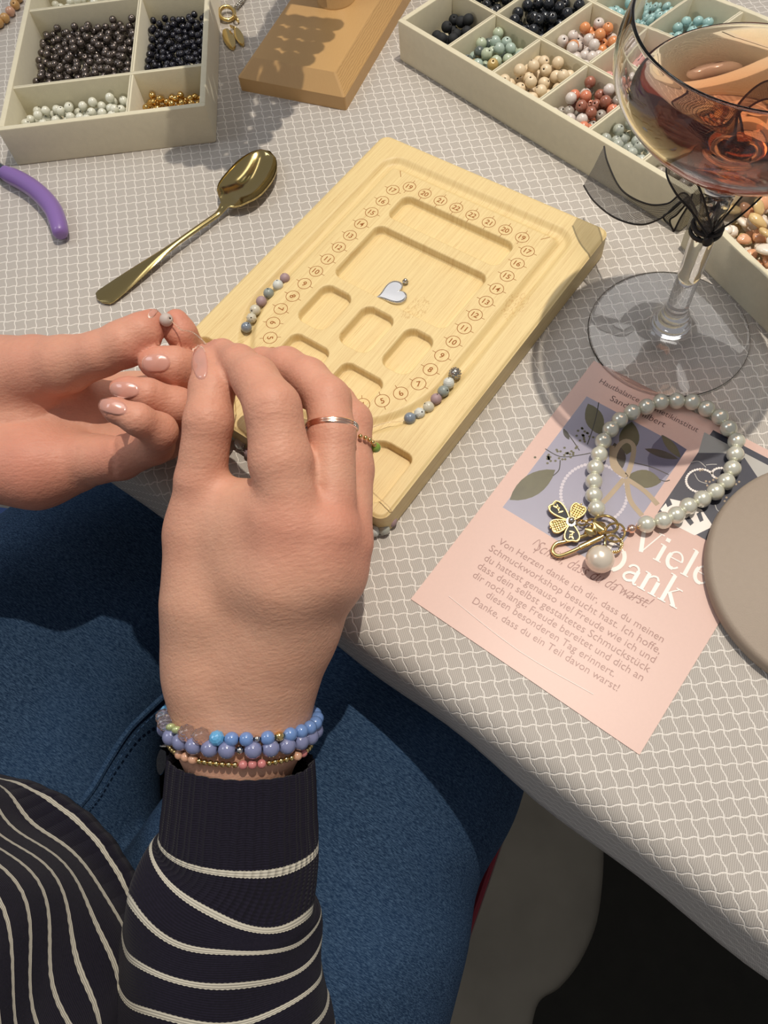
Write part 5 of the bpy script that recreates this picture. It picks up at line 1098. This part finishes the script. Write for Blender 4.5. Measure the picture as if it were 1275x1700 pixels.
# bead bracelets on the right wrist
AX = ARM[2] - ARM[0]; AX /= np.linalg.norm(AX); HX = np.cross(AX, [0, 0, 1]); HX /= np.linalg.norm(HX); HX = HX if HX[0] > 0 else -HX; UPV = np.cross(HX, AX); UPV = UPV if UPV[2] > 0 else -UPV
def wrist_band(name, label, px, py, hwpx, seq, rz_, tilt=0.0, drop=0):
    c = at(px, py, ARM[0][2] - drop); rx_ = hwpx / pxmm(px, py, c[2]); T_ = thing(name, label, 'bracelet', tuple(c)); 
    def pos(t): return c + HX * rx_ * math.cos(t) + UPV * rz_ * math.sin(t) + AX * (tilt * math.cos(t))
    t = math.pi + 0.25; i = 0                                  # from the left edge over the top to the right edge
    ts = []
    per = 2 * math.pi
    arc = 0; pts = []
    while t > -math.pi + 0.35:
        kd, r = seq[i % len(seq)]; p = pos(t); pts.append((kd, r, p, t)); nr_ = seq[(i + 1) % len(seq)][1]; sp_ = math.hypot(rx_ * math.sin(t), rz_ * math.cos(t)); t -= (r + nr_) * 0.98 / max(sp_, 8); i += 1
    for kd, r, p, t in pts:
        d = -HX * rx_ * math.sin(t) + UPV * rz_ * math.cos(t); d /= np.linalg.norm(d)
        if kd == 'crystal':
            v, f = sphere((0, 0, 0), r, 9, 7); part('crystal_bead', (v + p, f), MAT['crystal'], T_, smooth=False, label='clear faceted bead')
        elif kd in ('gold', 'silver'): part('metal_bead', sphere(p, r, 12, 8), MAT[kd], T_)
        elif kd == 'sky': v, f = sphere((0, 0, 0), r, 9, 7); part('faceted_bead', (v + p, f), BEAD['sky'], T_, smooth=False, label='sky blue faceted bead')
        elif kd == 'limebead': part('rondelle', sphere(p, r, 12, 8, (1, .75, 1)), BEAD[kd], T_)
        else: bead(kd, r, p, None, rot=np.array(d), parent=T_, name='stone_bead')
    return T_
B_, S_, Cc, Lm, Gd, Li, Rs, Pe = ('blue', 2.75), ('sky', 3.0), ('crystal', 3.4), ('limebead', 2.0), ('gold', 1.2), ('lilac', 3.4), ('rosebead', 1.75), ('peach', 1.9)
Sv = ('silver', 1.5)
wrist_band('blue_bracelet', 'upper wrist bracelet of blue glass and clear crystal beads', 400, 1190, 127, [S_, S_, Cc, Cc, Lm, Lm, Cc, Cc, S_, B_, B_, ('silver', 1.3), B_, ('gold', 1.9), B_, B_, B_, B_, B_, B_, B_, B_, B_, B_, B_, B_, B_, B_, B_], 24)
wrist_band('lilac_bracelet', 'middle wrist bracelet of round blue-lilac stone beads with silver spacers', 400, 1207, 124, [Li, Li, Li, Sv, Li, Li, Li, Li, Li, Sv, Li, Li, Li, Li, Li, Li, Li, Li, Li, Li, Li, Li, Li], 24, drop=2)
g_ = [Gd] * 5
wrist_band('rose_bracelet', 'lowest wrist bracelet of tiny rose stones and gold seed beads beside the cuff', 400, 1231, 117, [Rs, Rs, Rs, Rs] + g_ + [Pe, Pe, Pe] + g_ + g_[:2] + [Rs, Rs, Rs] + g_ + [Pe, Rs] + g_, 23, drop=4)
tg = thing('tag_charm', 'small silver rings with a dark oval tag hanging at the left of the wrist bracelets', 'charm', tuple(at(272, 1245, -8)))
part('jump_ring', ring(at(278, 1222, -2), 2.3, .45, (1, .2, .3), 18, 6), MAT['silver'], tg); part('jump_ring', ring(at(275, 1238, -6), 2.0, .4, (.2, 1, .3), 18, 6), MAT['silver'], tg)
part('tag_plate', leaf_plate(at(272, 1246, -8), at(266, 1287, -16), 2.2, 1.0), MAT['steel'], tg)

# the bead being threaded, its elastic, and the strand already made
hb = at(276, 531, 66); bead('palestone', 2.75, hb, 'pale matte bead held between the left thumb and forefinger', facets=False, rot=np.array([0.75, -.35, .55]), cat='bead')
st_ = thing('beaded_strand', 'half-made strand of white and lilac beads on clear elastic lying below the board', 'strand', (*at(640, 880, 0)[:2], 0))
el = smooth_path([hb + [2, -1, .5], at(300, 547, 66), at(318, 551, 68), at(333, 562, 70), at(345, 574, 70), at(362, 590, 66), at(386, 640, 40), at(392, 690, 14), at(394, 716, 3.2), at(403, 740, 3), at(470, 800, 3), at(560, 868, 3), at(620, 882, 3), at(640, 879, 3), at(651, 862, 4), at(648, 845, 16.5), at(628, 826, 17), at(600, 800, 20)], 7)
part('elastic', tube(el, 0.24, 6), MAT['thread'], st_)
for k_, r_, x, y in (('palegrey', 2.6, 391, 722), ('palegrey', 3.0, 399, 736), ('mauve', 2.8, 415, 751), ('palegrey', 2.7, 604, 881), ('palegrey', 2.8, 621, 881), ('clearbead', 2.8, 637, 878), ('mauve', 2.7, 649, 865)):
    bead(k_, r_, at(x, y, 3), None, parent=st_, name='strand_bead', facets=(k_ == 'palegrey'))
sp_c = at(407, 743, 3); part('silver_spacer', cat_meshes([sphere(sp_c + np.array([.5, .8, 0]) * 0 + 1.9 * np.array([math.sin(.6) * math.cos(t), math.cos(.6) * math.cos(t), math.sin(t)]), .55, 7, 5) for t in np.arange(10) * .628]), MAT['silver'], st_, kind='stuff')
th2 = smooth_path([at(600, 716, 20), at(640, 702, 16), at(662, 700, 16), at(681, 695, 16)], 5); part('elastic_tail', tube(th2, 0.22, 6), MAT['thread'], st_)
